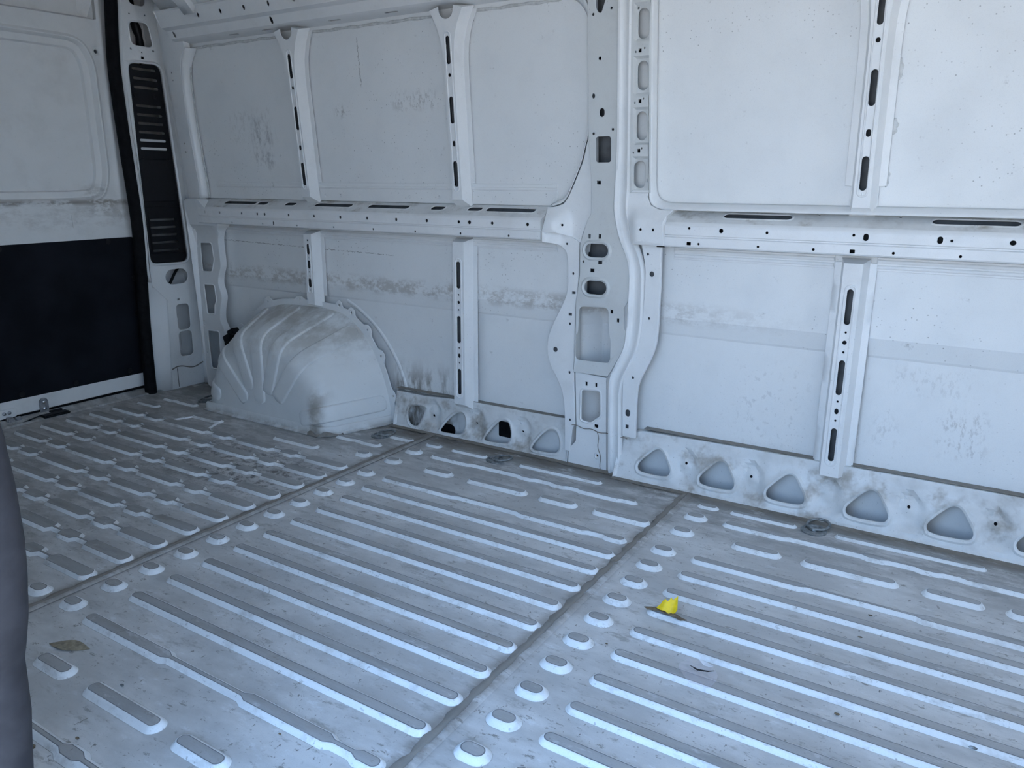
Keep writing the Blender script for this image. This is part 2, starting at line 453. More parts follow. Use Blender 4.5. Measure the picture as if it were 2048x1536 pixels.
def plate(name, outer, holes=(), M=None, mat='frame', parent=None, thick=0.004, ch=0.0012, grid=0.0, disp=None,
          lines=(), loops=(), skirt=0.0, sharp=32, gu=None, gv=None, mats=None, matfn=None):
    """sheet-metal plate with real holes. holes: (pts, rim) rim=(width,height) or None.
    lines: open polylines kept as edges; loops: (pts, h) closed embossed loops."""
    mats = list(mats or [mat]) + ['cavity_shade' if mat in ('frame', 'primer', 'dusty') else mat]  # hidden back faces carry the painted cavity shade
    back_i = len(mats) - 1
    outer = ccw(outer)
    disp = disp or (lambda u, v: 0.0)
    V2, H, E = [], [], []

    def add(pts, h, closed=True):
        i0 = len(V2)
        for p in pts:
            V2.append(p)
            H.append(h)
        m = len(pts)
        for k in range(m if closed else m - 1):
            E.append((i0 + k, i0 + (k + 1) % m))
        return list(range(i0, i0 + m))
    fo = grow(outer, -ch)
    io = add(fo, 0.0)
    cuts = []
    keep = []
    hinfo = []
    for hp, rim in holes:
        hp = ccw(hp)
        h0 = 0.0
        if rim:
            w, hh = rim
            rimz = grow(hp, w)
            add(rimz, 0.0)
            add(grow(hp, w * 0.5), hh)
            keep.append((grow(hp, w * 1.12), bbox(grow(hp, w * 1.12))))
            h0 = hh * 0.55
        f = grow(hp, ch)
        ih = add(f, h0)
        cuts.append((f, bbox(f)))
        hinfo.append((hp, ih, h0))
    for pts, h in loops:
        add(pts, h)
    for pts in lines:
        add(pts, 0.0, False)
    b = bbox(fo)
    gu = gu or grid
    gv = gv or grid
    if gu:
        nu = max(1, int((b[1] - b[0]) / gu))
        nv = max(1, int((b[3] - b[2]) / gv))
        for i in range(1, nu):
            for j in range(1, nv):
                p = (b[0] + (b[1] - b[0]) * i / nu, b[2] + (b[3] - b[2]) * j / nv)
                if not inside(p, fo):
                    continue
                if any(q[0] < p[0] < q[1] and q[2] < p[1] < q[3] and inside(p, c) for c, q in cuts + keep):
                    continue
                V2.append(p)
                H.append(None)
    r = delaunay_2d_cdt([Vector(p) for p in V2], E, [], 0, 1e-7)
    ov, of, orig = r[0], r[2], r[3]
    heights = []
    remap = {}
    emb = [(pts, h, bbox(pts)) for pts, h in loops]
    for k, o in enumerate(orig):
        h = 0.0
        known = False
        for q in o:
            remap[q] = k
            if H[q] is not None:
                h = max(h, H[q], key=abs)
                known = True
        if not known:
            p = (ov[k][0], ov[k][1])
            for pts, hh, bb in emb:
                if hh and bb[0] < p[0] < bb[1] and bb[2] < p[1] < bb[3] and inside(p, pts):
                    h = hh
        heights.append(h)
    P3 = []
    for k, p in enumerate(ov):
        P3.append(M(p[0], p[1], heights[k] + disp(p[0], p[1])))
    nb = len(P3)
    for k, p in enumerate(ov):
        P3.append(M(p[0], p[1], heights[k] + disp(p[0], p[1]) - thick))
    faces = []
    fm = []
    for f in of:
        c = (sum(ov[i][0] for i in f) / len(f), sum(ov[i][1] for i in f) / len(f))
        if not inside(c, fo):
            continue
        if any(q[0] <= c[0] <= q[1] and q[2] <= c[1] <= q[3] and inside(c, h) for h, q in cuts):
            continue
        faces.append(tuple(f))
        fm.append(matfn(c) if matfn else 0)
        faces.append(tuple(i + nb for i in reversed(f)))
        fm.append(back_i)

    def wall(loop2, idx, hbase, sgn, extra=0.0):
        m = len(loop2)
        mid = len(P3)
        for p in loop2:
            P3.append(M(p[0], p[1], hbase - ch + disp(p[0], p[1])))
        bk = len(P3)
        for p in loop2:
            P3.append(M(p[0], p[1], min(hbase, 0) - thick - extra + disp(p[0], p[1]) * (0 if extra else 1)))
        for k in range(m):
            k2 = (k + 1) % m
            fi, fj = remap[idx[k]], remap[idx[k2]]
            q1 = (fi, mid + k, mid + k2, fj)
            q2 = (mid + k, bk + k, bk + k2, mid + k2)
            for q in (q1, q2):
                faces.append(q if sgn > 0 else q[::-1])
                fm.append(0)
    wall(outer, io, 0.0, 1, skirt)
    for hp, ih, h0 in hinfo:
        wall(hp, ih, h0, -1)
    return finish(name, P3, faces, mat, parent, sharp, mats=mats, fmat=fm)

def sheet(name, rows, mat, parent=None, sharp=32, close_u=False, thick=0.0):
    """grid of 3D points -> quads"""
    nr, nc = len(rows), len(rows[0])
    V = [p for r in rows for p in r]
    F = []
    for i in range(nr - 1):
        for j in range(nc - (0 if close_u else 1)):
            j2 = (j + 1) % nc
            F.append((i * nc + j, i * nc + j2, (i + 1) * nc + j2, (i + 1) * nc + j))
    ob = finish(name, V, F, mat, parent, sharp)
    if thick:
        so = ob.modifiers.new('thickness', 'SOLIDIFY')
        so.thickness = thick
        so.offset = 0
    return ob

def interp(tab, z):
    """piecewise-linear value of a table [(z, value...)] sorted by z"""
    if z <= tab[0][0]:
        return tab[0][1:]
    for a, b in zip(tab, tab[1:]):
        if z <= b[0]:
            t = (z - a[0]) / (b[0] - a[0] or 1)
            return tuple(x + (y - x) * t for x, y in zip(a[1:], b[1:]))
    return tab[-1][1:]


def tube(name, pts, r, mat, parent=None, n=10, closed=False, flat=1.0):
    rows = []
    m = len(pts)
    P = [Vector(p) for p in pts]
    up = Vector((0.13, 0.21, 0.97)).normalized()
    for i in range(m):
        a = P[i - 1] if (i > 0 or closed) else P[i]
        b = P[(i + 1) % m] if (i < m - 1 or closed) else P[i]
        t = (b - a).normalized()
        s = t.cross(up)
        if s.length < 0.05:
            s = t.cross(Vector((1, 0, 0)))
        s.normalize()
        q = s.cross(t)
        rad = r[i] if isinstance(r, (list, tuple)) else r
        rows.append([P[i] + s * (math.cos(2 * math.pi * k / n) * rad) + q * (math.sin(2 * math.pi * k / n) * rad * flat) for k in range(n)])
    V = [p for r_ in rows for p in r_]
    F = []
    for i in range(m if closed else m - 1):
        i2 = (i + 1) % m
        for k in range(n):
            k2 = (k + 1) % n
            F.append((i * n + k, i * n + k2, i2 * n + k2, i2 * n + k))
    if not closed:
        F.append(tuple(range(n))[::-1])
        F.append(tuple((m - 1) * n + k for k in range(n)))
    return finish(name, V, F, mat, parent, 50, recalc=True)

def lathe(name, prof, origin, axis, mat, parent=None, n=20, sharp=40):
    """prof: (radius, height) revolved about axis through origin"""
    ax = Vector(axis).normalized()
    s = ax.orthogonal().normalized()
    q = ax.cross(s)
    o = Vector(origin)
    V, F = [], []
    for r, h in prof:
        for k in range(n):
            a = 2 * math.pi * k / n
            V.append(o + ax * h + s * (r * math.cos(a)) + q * (r * math.sin(a)))
    for i in range(len(prof) - 1):
        for k in range(n):
            k2 = (k + 1) % n
            F.append((i * n + k, i * n + k2, (i + 1) * n + k2, (i + 1) * n + k))
    F.append(tuple(range(n))[::-1])
    F.append(tuple((len(prof) - 1) * n + k for k in range(n)))
    return finish(name, V, F, mat, parent, sharp, recalc=True)

def bevel_box(name, lo, hi, mat, parent=None, b=0.004, rot=None, pivot=None):
    bm = bmesh.new()
    bmesh.ops.create_cube(bm, size=1.0)
    for v in bm.verts:
        v.co = Vector([(lo[i] + hi[i]) / 2 + v.co[i] * (hi[i] - lo[i]) for i in range(3)])
    bmesh.ops.bevel(bm, geom=list(bm.edges), offset=b, segments=2, affect='EDGES')
    if rot:
        bmesh.ops.rotate(bm, verts=bm.verts, cent=pivot or [(lo[i] + hi[i]) / 2 for i in range(3)], matrix=rot)
    V = [v.co.copy() for v in bm.verts]
    bm.verts.index_update()
    F = [tuple(v.index for v in f.verts) for f in bm.faces]
    bm.free()
    return finish(name, V, F, mat, parent, 40)

def joined(name, objs, parent=None):
    """join simple meshes (same part) into one object"""
    V, F, mats, fm = [], [], [], []
    for o in objs:
        i0 = len(V)
        V += [v.co.copy() for v in o.data.vertices]
        for mm in o.data.materials:
            if mm.name not in [x.name for x in mats]:
                mats.append(mm)
        for p in o.data.polygons:
            F.append(tuple(i + i0 for i in p.vertices))
            fm.append([x.name for x in mats].index(o.data.materials[p.material_index].name))
        me = o.data
        bpy.data.objects.remove(o)
        bpy.data.meshes.remove(me)
    me = bpy.data.meshes.new(name)
    me.from_pydata(V, [], F)
    for mm in mats:
        me.materials.append(mm)
    for p, i in zip(me.polygons, fm):
        p.material_index = i
    me.shade_smooth()
    me.set_sharp_from_angle(angle=math.radians(35))
    ob = bpy.data.objects.new(name, me)
    COL.objects.link(ob)
    ob.parent = parent
    return ob

XF = 2.50       # cab end
YN = 0.40       # near side wall
XR = -3.72      # rear doors

# ------------------------------------------------------------------ far side wall: outer skin
prof = [(2.63, -0.10), (2.63, 0.30), (2.628, 0.552), (2.624, 0.560), (2.613, 0.606), (2.61, 0.616), (2.61, 0.95)] + \
       [(2.61 - lean(z), z) for z in (1.1, 1.25, 1.4, 1.55, 1.70, 1.80)]
prof.append((2.525, 1.90))
prof.append((2.56, 2.10))
xs_ = sorted([-3.80 + (XF + 3.80) * i / 60 for i in range(61) if not -1.36 < -3.80 + (XF + 3.80) * i / 60 < -1.08] + [-1.345, -1.33, -1.315, -1.30, -1.285, -1.266, -1.258, -1.248, -1.24, -1.21, -1.18, -1.165, -1.15, -1.135, -1.12])
rows = []
for y, z in prof:
    xl = -1.335 if z < .94 else -1.262
    rows.append([(x, y + .085 * sstep((x - xl) / (.085 if z < .94 else .02)) * sstep((-1.115 - x) / .05), z) for x in xs_])
wall_back = sheet('wall_back', rows, 'skin', None, 12)
tag(wall_back, 'tall white painted sheet metal side wall with ribs opposite the camera', 'wall', kind='structure')

# pressed lip in the skin round the wheel opening
arc = []
for k in range(19):
    a = math.radians(4 + 64 * k / 18)
    arc.append((-2.76 + 0.575 * math.cos(a), 2.606, 0.02 + 0.565 * math.sin(a)))
arc = [(x, (2.638 if z < 0.55 else 2.622), z) for x, y, z in arc]
tube('arch_lip', arc, 0.014, 'skin', wall_back, 8)

# ------------------------------------------------------------------ struts
SL_UP = [(1.562, .0085, .049), (1.4745, .0065, .0068), (1.350, .0093, .049), (1.2275, .0068, .0107), (1.1140, .0100, .049)]
SL_LOW = [(0.715, .0092, .0555), (0.489, .0092, .0567), (0.2645, .0090, .0563)]
DT_LOW = [(.635, .0034, .0036), (.603, .0066, .0067), (.572, .0034, .0036), (.411, .0034, .0036), (.378, .0066, .0097), (.347, .0034, .0038)]

def hat(xc, tab, run, fl, depth, z0, z1, flz):
    """height field of a hat-section strut; tab (z, half web)"""
    def f(u, v):
        hw = interp(tab, v)[0]
        d = abs(u - xc(v))
        if d <= hw:
            return depth
        if d <= hw + run:
            return depth + (0.004 - depth) * (d - hw) / run
        return 0.004
    return f

def strut(name, xc, tab, z0, z1, flz0, flz1, slots, dots, emboss, notch=None, wob=0.0, kink=None):
    run, fl, depth = 0.013, 0.021, 0.052
    zs = sorted(set([z0 + (z1 - z0) * i / 24 for i in range(25)] + [flz0, flz0 + 0.001, flz1, flz1 + 0.001]))
    xk = (lambda z: xc + (kink(z) if kink else 0.0))

    def edge(z, s):
        hw = interp(tab, z)[0]
        full = hw + run + (fl if flz0 < z <= flz1 else 0.002)
        return (xk(z) + s * full, z)
    left = [edge(z, -1) for z in zs]
    right = [edge(z, 1) for z in zs]
    outer = right + left[::-1]
    if notch:
        r, zb = notch
        arc_ = [(xc - r * math.cos(math.pi * k / 12), zb + r - r * math.sin(math.pi * k / 12)) for k in range(13)]
        outer = right + [(xc + r, z1)] + arc_[::-1] + [(xc - r, z1)] + left[::-1]
    lines = []
    for s in (-1, 1):
        lines.append([(xk(z) + s * interp(tab, z)[0], z) for z in zs if z0 + .003 < z < z1 - .003])
        lines.append([(xk(z) + s * (interp(tab, z)[0] + run), z) for z in zs if z0 + .003 < z < z1 - .003])
    holes = [(rr(xk(z), z, a, b), None) for z, a, b in slots] + [(ell(xk(z), z, a, b, 10), None) for z, a, b in dots]
    loops = []
    if emboss:
        for za, zb_, hw in emboss:
            st = rr(xc, (za + zb_) / 2, hw, (zb_ - za) / 2, None, 6)
            st = ccw(st)
            loops += [(st, 0.0), (grow(st, -0.0022), 0.0022), (grow(st, -0.0045), 0.0022), (grow(st, -0.0062), 0.0)]
    zz = [z0 + .01 + (z1 - z0 - .02) * i / 12 for i in range(13)]
    sheet('strut_slot_shade', [[(xk(z) + q * (interp(tab, z)[0] + .006), 2.598 - lean(z), z) for q in (-1, 0, 1)] for z in zz if z < 1.66], 'cavity_shade', wall_back, 40)  # dark sheet added inside the strut, stands for shade in its slots
    return plate(name, outer, holes, wallM(2.608), 'frame', wall_back, 0.002, 0.0008, 0, hat(xk, tab, run, fl, depth, z0, z1, None), lines, loops, sharp=28)

UPTAB = [(0.98, .0255), (1.05, .0240), (1.45, .0225), (1.54, .0245), (1.60, .0315), (1.65, .0480), (1.69, .0690), (1.715, .0830)]
for i, xc in enumerate((-2.6925, -1.8475, -0.3615)):
    strut('upper_strut', xc, UPTAB, 0.985, 1.712, 1.078, 1.70, SL_UP, [], [(1.045, 1.628, 0.0165)], notch=(0.033, 1.668))
LOWTAB = [(0.13, .0285), (0.86, .0275)]
kink_low = lambda z: 0.0
strut('lower_strut', -1.8515, LOWTAB, 0.135, 0.862, 0.165, 0.848, SL_LOW, DT_LOW, [(0.190, 0.785, 0.0185)])
strut('lower_strut', -0.3630, LOWTAB, 0.150, 0.862, 0.155, 0.848, SL_LOW, DT_LOW, [(0.190, 0.785, 0.0185)])
strut('lower_strut', -2.7090, [(0.5, .0250), (0.9, .0245)], 0.505, 0.862, 0.56, 0.846,
      [(.7785, .0082, .0245), (.7077, .0082, .0194), (.6223, .009, .0213)], [(.8188, .0040, .0044), (.7385, .003, .003), (.6737, .003, .003), (.6544, .003, .003), (.5885, .003, .003)],
      [(0.57, 0.806, 0.0165)])

# blobs of seam sealer squeezed out beside the struts
for (x, z, a, b) in ((-0.304, 1.402, .009, .030), (-0.303, 1.247, .012, .024), (-0.306, 1.105, .008, .03), (-1.895, 1.42, .008, .07), (-1.893, 1.24, .009, .03),
                     (-2.652, 1.33, .006, .06), (-0.4185, 0.41, .008, .030), (-0.4185, 0.30, .005, .09), (-0.3055, 0.29, .006, .10), (-1.889, 0.42, .006, .03)):
    wob = [(x + (a * (1 + .25 * math.sin(7 * t))) * math.cos(t), z + b * math.sin(t)) for t in [2 * math.pi * k / 22 for k in range(22)]]
    plate('sealer_blob', wob, (), wallM(2.607 if z > .62 else 2.628 - .02 * (z > .56)), 'sealer_white', wall_back, 0.004, 0.002)

# ------------------------------------------------------------------ middle rails (unfolded sheet with holes)
RAIL = [(2.606, .9985), (2.533, .957), (2.523, .950), (2.520, .943), (2.520, .9155), (2.5255, .9125), (2.5255, .9095), (2.520, .9065), (2.520, .880), (2.524, .8755), (2.606, .868)]
RS = [0.0]
for a, b in zip(RAIL, RAIL[1:]):
    RS.append(RS[-1] + math.hypot(a[0] - b[0], a[1] - b[1]))

def railM(u, v, w):
    v = max(0.0, min(RS[-1], v))
    for i in range(len(RS) - 1):
        if v <= RS[i + 1] + 1e-9:
            t = (v - RS[i]) / (RS[i + 1] - RS[i])
            a, b = RAIL[i], RAIL[i + 1]
            dy, dz = b[0] - a[0], b[1] - a[1]
            l = math.hypot(dy, dz)
            return (u, a[0] + dy * t + dz / l * w, a[1] + dz * t - dy / l * w)

def front_s(z):       # arc length of a height on the rail's front face
    for i in range(2, 9):
        a, b = RAIL[i], RAIL[i + 1]
        if b[1] <= z <= a[1]:
            return RS[i] + (a[1] - z) / (a[1] - b[1]) * (RS[i + 1] - RS[i])

def rail(name, x0, x1, front, low, slots, dotsq=()):
    holes = []
    for x, z, a, b, *sq in front + low:
        s = front_s(z)
        if sq:
            holes.append((rr(x, s, a, b, 0.0015, 3), None))
        elif b > a * 1.3 or a > b * 1.3:
            holes.append((rr(x, s, a, b), None))
        else:
            holes.append((ell(x, s, a, b, 12), None))
    for x, a, dv in slots:
        holes.append((rr(x, RS[1] * 0.45 + dv, a, 0.0145 if a > .02 else 0.005), None if a < .02 else (0.006, -0.002)))
    lines = [[(x0 + .004 + (x1 - x0 - .008) * k / 12, s) for k in range(13)] for s in RS[1:-1]]
    return plate(name, [(x0, 0), (x1, 0), (x1, RS[-1]), (x0, RS[-1])][::-1], holes, lambda u, v, w: railM(u, v, -w), 'frame', wall_back, -0.003, 0.0004, 0, None, lines,
                 mats=['frame', 'dusty'], matfn=lambda c: 1 if c[1] < RS[1] else 0)

for xa, xb in ((-3.44, -1.443), (-0.966, XF)):
    sheet('rail_hole_shade', [[(xa + (xb - xa) * i / 8, 2.603, z) for i in range(9)] for z in (.868, .93, .997)], 'cavity_shade', wall_back, 40, thick=.002)  # dark sheet added inside the rail so its holes read as shaded
Lf = [(-3.2673, .9318, .0062, .0064), (-3.1064, .9318, .0060, .0064), (-2.9963, .932, .007, .007), (-2.9444, .932, .007, .007), (-2.7829, .932, .0066, .0066), (-2.6203, .932, .0062, .0066),
      (-2.4593, .9316, .007, .007), (-2.3028, .9316, .006, .007), (-2.141, .931, .0063, .0068), (-1.9803, .931, .0068, .0070), (-1.8203, .931, .0065, .0066), (-1.7688, .931, .0080, .0077),
      (-1.6615, .931, .0063, .0063), (-1.503, .9312, .0066, .0068), (-3.3765, .932, .005, .007, 1)]
Ll = [(-3.1815, .886, .0048, .0048), (-2.9632, .887, .0046, .0047), (-2.8884, .8915, .0055, .0095), (-2.7328, .8867, .0044, .0045), (-2.5016, .8865, .0042, .0044), (-2.2703, .8865, .0047, .0049),
      (-2.0414, .886, .0044, .0048), (-1.8119, .886, .0042, .0046), (-1.5861, .886, .0045, .005)]
Lsl = [(-3.1707, .115, 0), (-3.0113, .036, 0), (-2.821, .0355, 0), (-2.5483, .114, 0), (-2.2254, .1135, 0), (-1.9617, .0345, 0), (-1.7778, .0345, 0), (-1.6114, .1117, 0)]
rail('middle_rail', -3.44, -1.443, Lf, Ll, Lsl)
Rf = [(-.8767, .9385, .0046, .0044), (-.7684, .934, .0073, .0075), (-.6218, .9335, .0046, .0047), (-.367, .936, .0042, .0044), (-.333, .9312, .0073, .0107), (-.1384, .9312, .0072, .0103),
      (-.1093, .9305, .0041, .0041), (.0365, .9312, .0078, .0072), (.205, .932, .0046, .0046), (.36, .932, .007, .010)]
Rl = [(-.8749, .8885, .0075, .0055, 1), (-.8411, .8885, .004, .0043), (-.6464, .8888, .0041, .0042), (-.4776, .8886, .0044, .0045), (-.3662, .888, .0074, .0056, 1), (-.2541, .8885, .004, .0043),
      (-.0825, .8881, .0041, .0042), (.09, .8881, .0041, .0042), (.262, .8881, .0041, .0042)]
Rsl = [(-.6696, .109, 0), (-.0594, .109, 0), (-.4835, .004, -.02), (-.2538, .0044, -.02), (.60, .109, 0)]
rail('middle_rail', -0.966, XF, Rf, Rl, Rsl)

# flange of the rail turned up / down on the skin
def strip(name, x0, x1, z0, z1, mat='frame', base=2.606, beads=(), h=0.003, holes=()):
    loops = []
    def d(u, v):
        q = 0.0
        for zb, r in beads:
            q = max(q, 0.005 * max(0.0, 1 - ((v - zb) / r) ** 2) ** .5 if abs(v - zb) < r else 0.0)
        return q
    ls = []
    for zb, r in beads:
        for t in (-1, -.85, -.4, 0, .4, .85, 1):
            ls.append([(x0 + .003, zb + t * r), (x1 - .003, zb + t * r)])
    return plate(name, [(x0, z0), (x1, z0), (x1, z1), (x0, z1)], holes, wallM(base), mat, wall_back, h + .004, 0.0012, 0, d, ls)

for x0, x1, dots in ((-3.365, -2.733, ()), (-2.652, -1.888, (-2.62, -2.525, -2.41, -2.13, -1.975)), (-1.807, -1.419, (-1.70, -1.435))):
    strip('reinforcement_strip', x0, x1, 0.9985, 1.078, 'skin', 2.605, [(1.0585, .006)], holes=[(ell(x, 1.022, .0068, .0068, 12), None) for x in dots])
for x0, x1 in ((-3.34, -2.742), (-2.672, -1.890), (-1.812, -1.42), (-0.955, -0.425), (-0.305, XF)):
    strip('flange_strip', x0, x1, 0.826, 0.868, 'frame', 2.606, [(0.838, .006), (0.855, .006)])
# flange running over the right rail and up the pillar
def loft(name, A, B, mat, n=40, parent=None, profile=((0, 0), (1, 0)), thick=0.003, sharp=32):
    """ruled sheet between two 3D polylines resampled to n; profile = (t, push towards camera)"""
    def res(P):
        P = [Vector(p) for p in P]
        L = [0]
        for a, b in zip(P, P[1:]):
            L.append(L[-1] + (b - a).length)
        out = []
        for k in range(n):
            s = L[-1] * k / (n - 1)
            for i in range(len(P) - 1):
                if s <= L[i + 1] + 1e-9:
                    out.append(P[i].lerp(P[i + 1], (s - L[i]) / ((L[i + 1] - L[i]) or 1)))
                    break
        return out
    a, b = res(A), res(B)
    rows = [[p.lerp(q, t) + Vector((0, -h, 0)) for p, q in zip(a, b)] for t, h in profile]
    return sheet(name, rows, mat, parent, sharp, thick=thick)

cin = chaikin([(-1.0415, 1.76), (-1.0360, 1.10), (-1.0400, 1.045), (-1.0330, 1.0125), (-1.0000, .9965), (-.9400, .9952), (-.5, .9955), (XF, .9955)], 2, False)
cfl = chaikin([(-1.0357, 1.76), (-1.0300, 1.10), (-1.0265, 1.055), (-1.0120, 1.0300), (-.9850, 1.0185), (-.9300, 1.0178), (-.5, 1.0182), (XF, 1.0185)], 2, False)
Yl = lambda z, y: y - lean(z)
rows = []
for t, h in ((0, 0), (.35, .004), (.8, .002), (1, 0)):
    rows.append([(a[0] + (b[0] - a[0]) * t, Yl(a[1], 2.565) + (Yl(b[1], 2.606) - Yl(a[1], 2.565)) * t - h, a[1] + (b[1] - a[1]) * t) for a, b in zip(cin, cfl)])
sheet('panel_flange', rows, 'frame', wall_back, 32, thick=.003)

# ------------------------------------------------------------------ central pillar
P1L = [(-1.2632, 1.78), (-1.2647, 1.2338), (-1.2549, 1.0931), (-1.2573, .9712), (-1.2709, .9531), (-1.2862, .905), (-1.2985, .8640), (-1.2963, .7528), (-1.3111, .6459), (-1.3103, .3822)]
P1R = [(-1.1537, 1.78), (-1.1566, 1.1932), (-1.1688, .9966), (-1.1622, .9504), (-1.1455, .8928), (-1.1079, .8185), (-1.0996, .7658), (-1.1008, .67), (-1.1159, .6444), (-1.1125, .5713), (-1.0995, .548), (-1.109, .4973), (-1.1679, .3821)]
h1 = [(ell(-1.1772, 1.6369, .0042, .0042), None), (ell(-1.2431, 1.6241, .0043, .0043), None), (ell(-1.2193, 1.4881, .005, .0057), None), (ell(-1.2437, 1.3711, .0057, .0078), None),
      (ell(-1.1718, 1.261, .0044, .0044), None), (ell(-1.2446, 1.2488, .0045, .0045), None), (rr(-1.2125, 1.3167, .0095, .0139), None), (rr(-1.2071, 1.1956, .0285, .0430), None if 0 else None),
      (rr(-1.2256, 1.0846, .0078, .0060, .001, 3), None), (rr(-1.2616, .8952, .0047, .0078, .001, 3), None), (rr(-1.2202, .8963, .0047, .0077, .001, 3), None),
      (rr(-1.2302, .8458, .0463, .0245), (.014, .007)), (rr(-1.2305, .7107, .0455, .0250), (.014, .007)),
      (rr(-1.2152, .8034, .0080, .006, .001, 3), None), (rr(-1.2457, .7726, .0081, .0061, .001, 3), None), (rr(-1.1646, .6266, .0053, .0068, .001, 3), None), (rr(-1.1381, .5971, .0046, .0074, .001, 3), None),
      (ell(-1.2828, .8026, .0041, .0049), None),
      (fillet([(-1.2328, 1.79), (-1.2332, 1.6435), (-1.2229, 1.6266), (-1.2132, 1.6266), (-1.160, 1.76), (-1.165, 1.79)][::-1], .006), None),
      (fillet([(-1.2980, .6350), (-1.1780, .6392), (-1.1721, .5339), (-1.1645, .5272), (-1.1635, .4320), (-1.3080, .4290), (-1.3089, .5266), (-1.3000, .5295)], .020), None)]
h1[7] = (rr(-1.2071, 1.1956, .0285, .0430, .009), None)
def d1(u, v):
    q = 0.004 * sstep((0.40 - v) / .03)
    q -= 0.010 * sstep((0.665 - v) / .03) * sstep((v - 0.40) / .03) * 0.6
    return q
plate('pillar_plate', P1R + P1L[::-1], h1, wallM(2.555), 'primer', wall_back, .003, .0012, 0.03, d1, skirt=.045)
h1b = [(fillet([(-1.2785, .3120), (-1.2030, .3165), (-1.1975, .2206), (-1.2373, .1871), (-1.2770, .1916)], .010), (.009, .003)), (rr(-1.2603, .3391, .0042, .0075, .001, 3), None), (rr(-1.2195, .3398, .0042, .0075, .001, 3), None),
       (rr(-1.2127, .1766, .0077, .0067, .001, 3), None), (ell(-1.204, .0576, .005, .0061), (.009, .003))]
plate('pillar_foot_plate', [(-1.3090, .3800), (-1.2983, .1765), (-1.2990, .1013), (-1.330, .060), (-1.330, .0), (-1.15, .0), (-1.158, .1942), (-1.1641, .373)], h1b, wallM(2.566), 'frame', wall_back, .003, .0012, .03, skirt=.045)
sheet('pillar_hole_shade', [[(-1.296 + .036 * sstep((z - .88) / .1) + (.17 - .05 * sstep((z - .88) / .1)) * i / 4, 2.622 - lean(z), z) for i in range(5)] for z in (.66, .8, .9, .95, 1.0, 1.2, 1.4, 1.6, 1.75)], 'cavity_shade', wall_back, 40, thick=.002)  # added dark sheet, painted shade seen through the pillar holes
# ribbed band beside the plate
P2Lt = sorted([(z, x) for x, z in [(-1.1537, 1.78), (-1.1566, 1.1932), (-1.1688, .9966), (-1.1622, .9504), (-1.1455, .8928), (-1.1079, .8185), (-1.0996, .7658), (-1.1008, .67), (-1.1040, .548), (-1.109, .4973), (-1.155, .400), (-1.164, .373), (-1.158, .1942), (-1.1500, .0)]])
P2Rt = sorted([(z, x) for x, z in [(-1.108, 1.78), (-1.1120, 1.0543), (-1.1180, .9975), (-1.1020, .9232), (-1.0840, .8776), (-1.0590, .8265), (-1.0465, .7686), (-1.0435, .5895), (-1.0546, .4962), (-1.1025, .3959), (-1.1163, .3299), (-1.1087, .1611), (-1.1050, .0)]])
rows = []
bandp = [(-.32, -.008), (-.04, -.004), (.0, .0), (.10, .010), (.22, .010), (.30, .003), (.40, .001), (.70, .001), (.80, .006), (.92, .008), (1.0, .0), (1.16, -.005)]
for k in range(90):
    z = 1.78 * k / 89
    a = sum(interp(P2Lt, z + dz)[0] for dz in (-.02, -.01, 0, .01, .02)) / 5
    b = sum(interp(P2Rt, z + dz)[0] for dz in (-.02, -.01, 0, .01, .02)) / 5
    rows.append([(a + (b - a) * t, 2.560 - lean(z) - h, z) for t, h in bandp])
sheet('pillar_band', rows, 'frame', wall_back, 60, thick=.003)
# window strip with four obround openings
boxes = [(-1.100, -1.040, 1.528, 1.642), (-1.100, -1.0385, 1.3635, 1.486), (-1.100, -1.037, 1.2086, 1.3285), (-1.099, -1.035, 1.0524, 1.1696), (-1.1, -1.04, 1.680, 1.80)]
def d3(u, v):
    for x0, x1, z0, z1 in boxes:
        t = min(sstep((u - x0) / .010), sstep((v - z0) / .008), sstep((z1 - v) / .008))
        if t > 0:
            return -0.011 * t
    return 0.0
h3 = [(rr(x, z, a, b), None) for x, z, a, b in ((-1.0695, 1.5833, .0184, .0457), (-1.0689, 1.4265, .0188, .0450), (-1.0707, 1.2695, .0191, .0458), (-1.0752, 1.1119, .0196, .0454))]
h3 += [(rr(x, z, .0052, .0057, .001, 3), None) for x, z in ((-1.0764, 1.502), (-1.0748, 1.3472), (-1.0768, 1.1899))]
h3 += [(ell(x, z, a, b, 10), None) for x, z, a, b in ((-1.091, 1.4991, .0024, .0035), (-1.0608, 1.5083, .0023, .003), (-1.0926, 1.3428, .0023, .0036), (-1.0625, 1.3544, .0024, .0031), (-1.0963, 1.1832, .0025, .0033),
       (-1.066, 1.1973, .0024, .0032), (-1.0874, 1.6307, .0034, .0044), (-1.0486, 1.0921, .0024, .0061))]
plate('window_strip', [(-1.1080, 1.0500), (-1.0351, 1.0500), (-1.0405, 1.78), (-1.1082, 1.78)], h3, wallM(2.558), 'primer', wall_back, .003, .001, .0075, d3, skirt=.04, gv=.0075)
# corner joining the pillar to the right rail
cp = [(-1.1120, 1.060), (-1.1180, .9975), (-1.1020, .9232), (-1.0850, .8760), (-.9630, .8760), (-.9630, .9740), (-.9464, .9950), (-1.0034, .9965), (-1.0311, 1.0105), (-1.0438, 1.0383), (-1.038, 1.060)]
def dcp(u, v):
    return 0.040 * sstep((1.020 - v) / .075) * (0.25 + 0.75 * sstep((u + 1.115) / .05))
plate('rail_corner', cp, [(ell(-1.050, .9287, .0042, .0045), None), (ell(-1.0049, .9286, .0042, .0044), None)], wallM(2.560), 'frame', wall_back, .003, .0015, .011, dcp, skirt=.03)
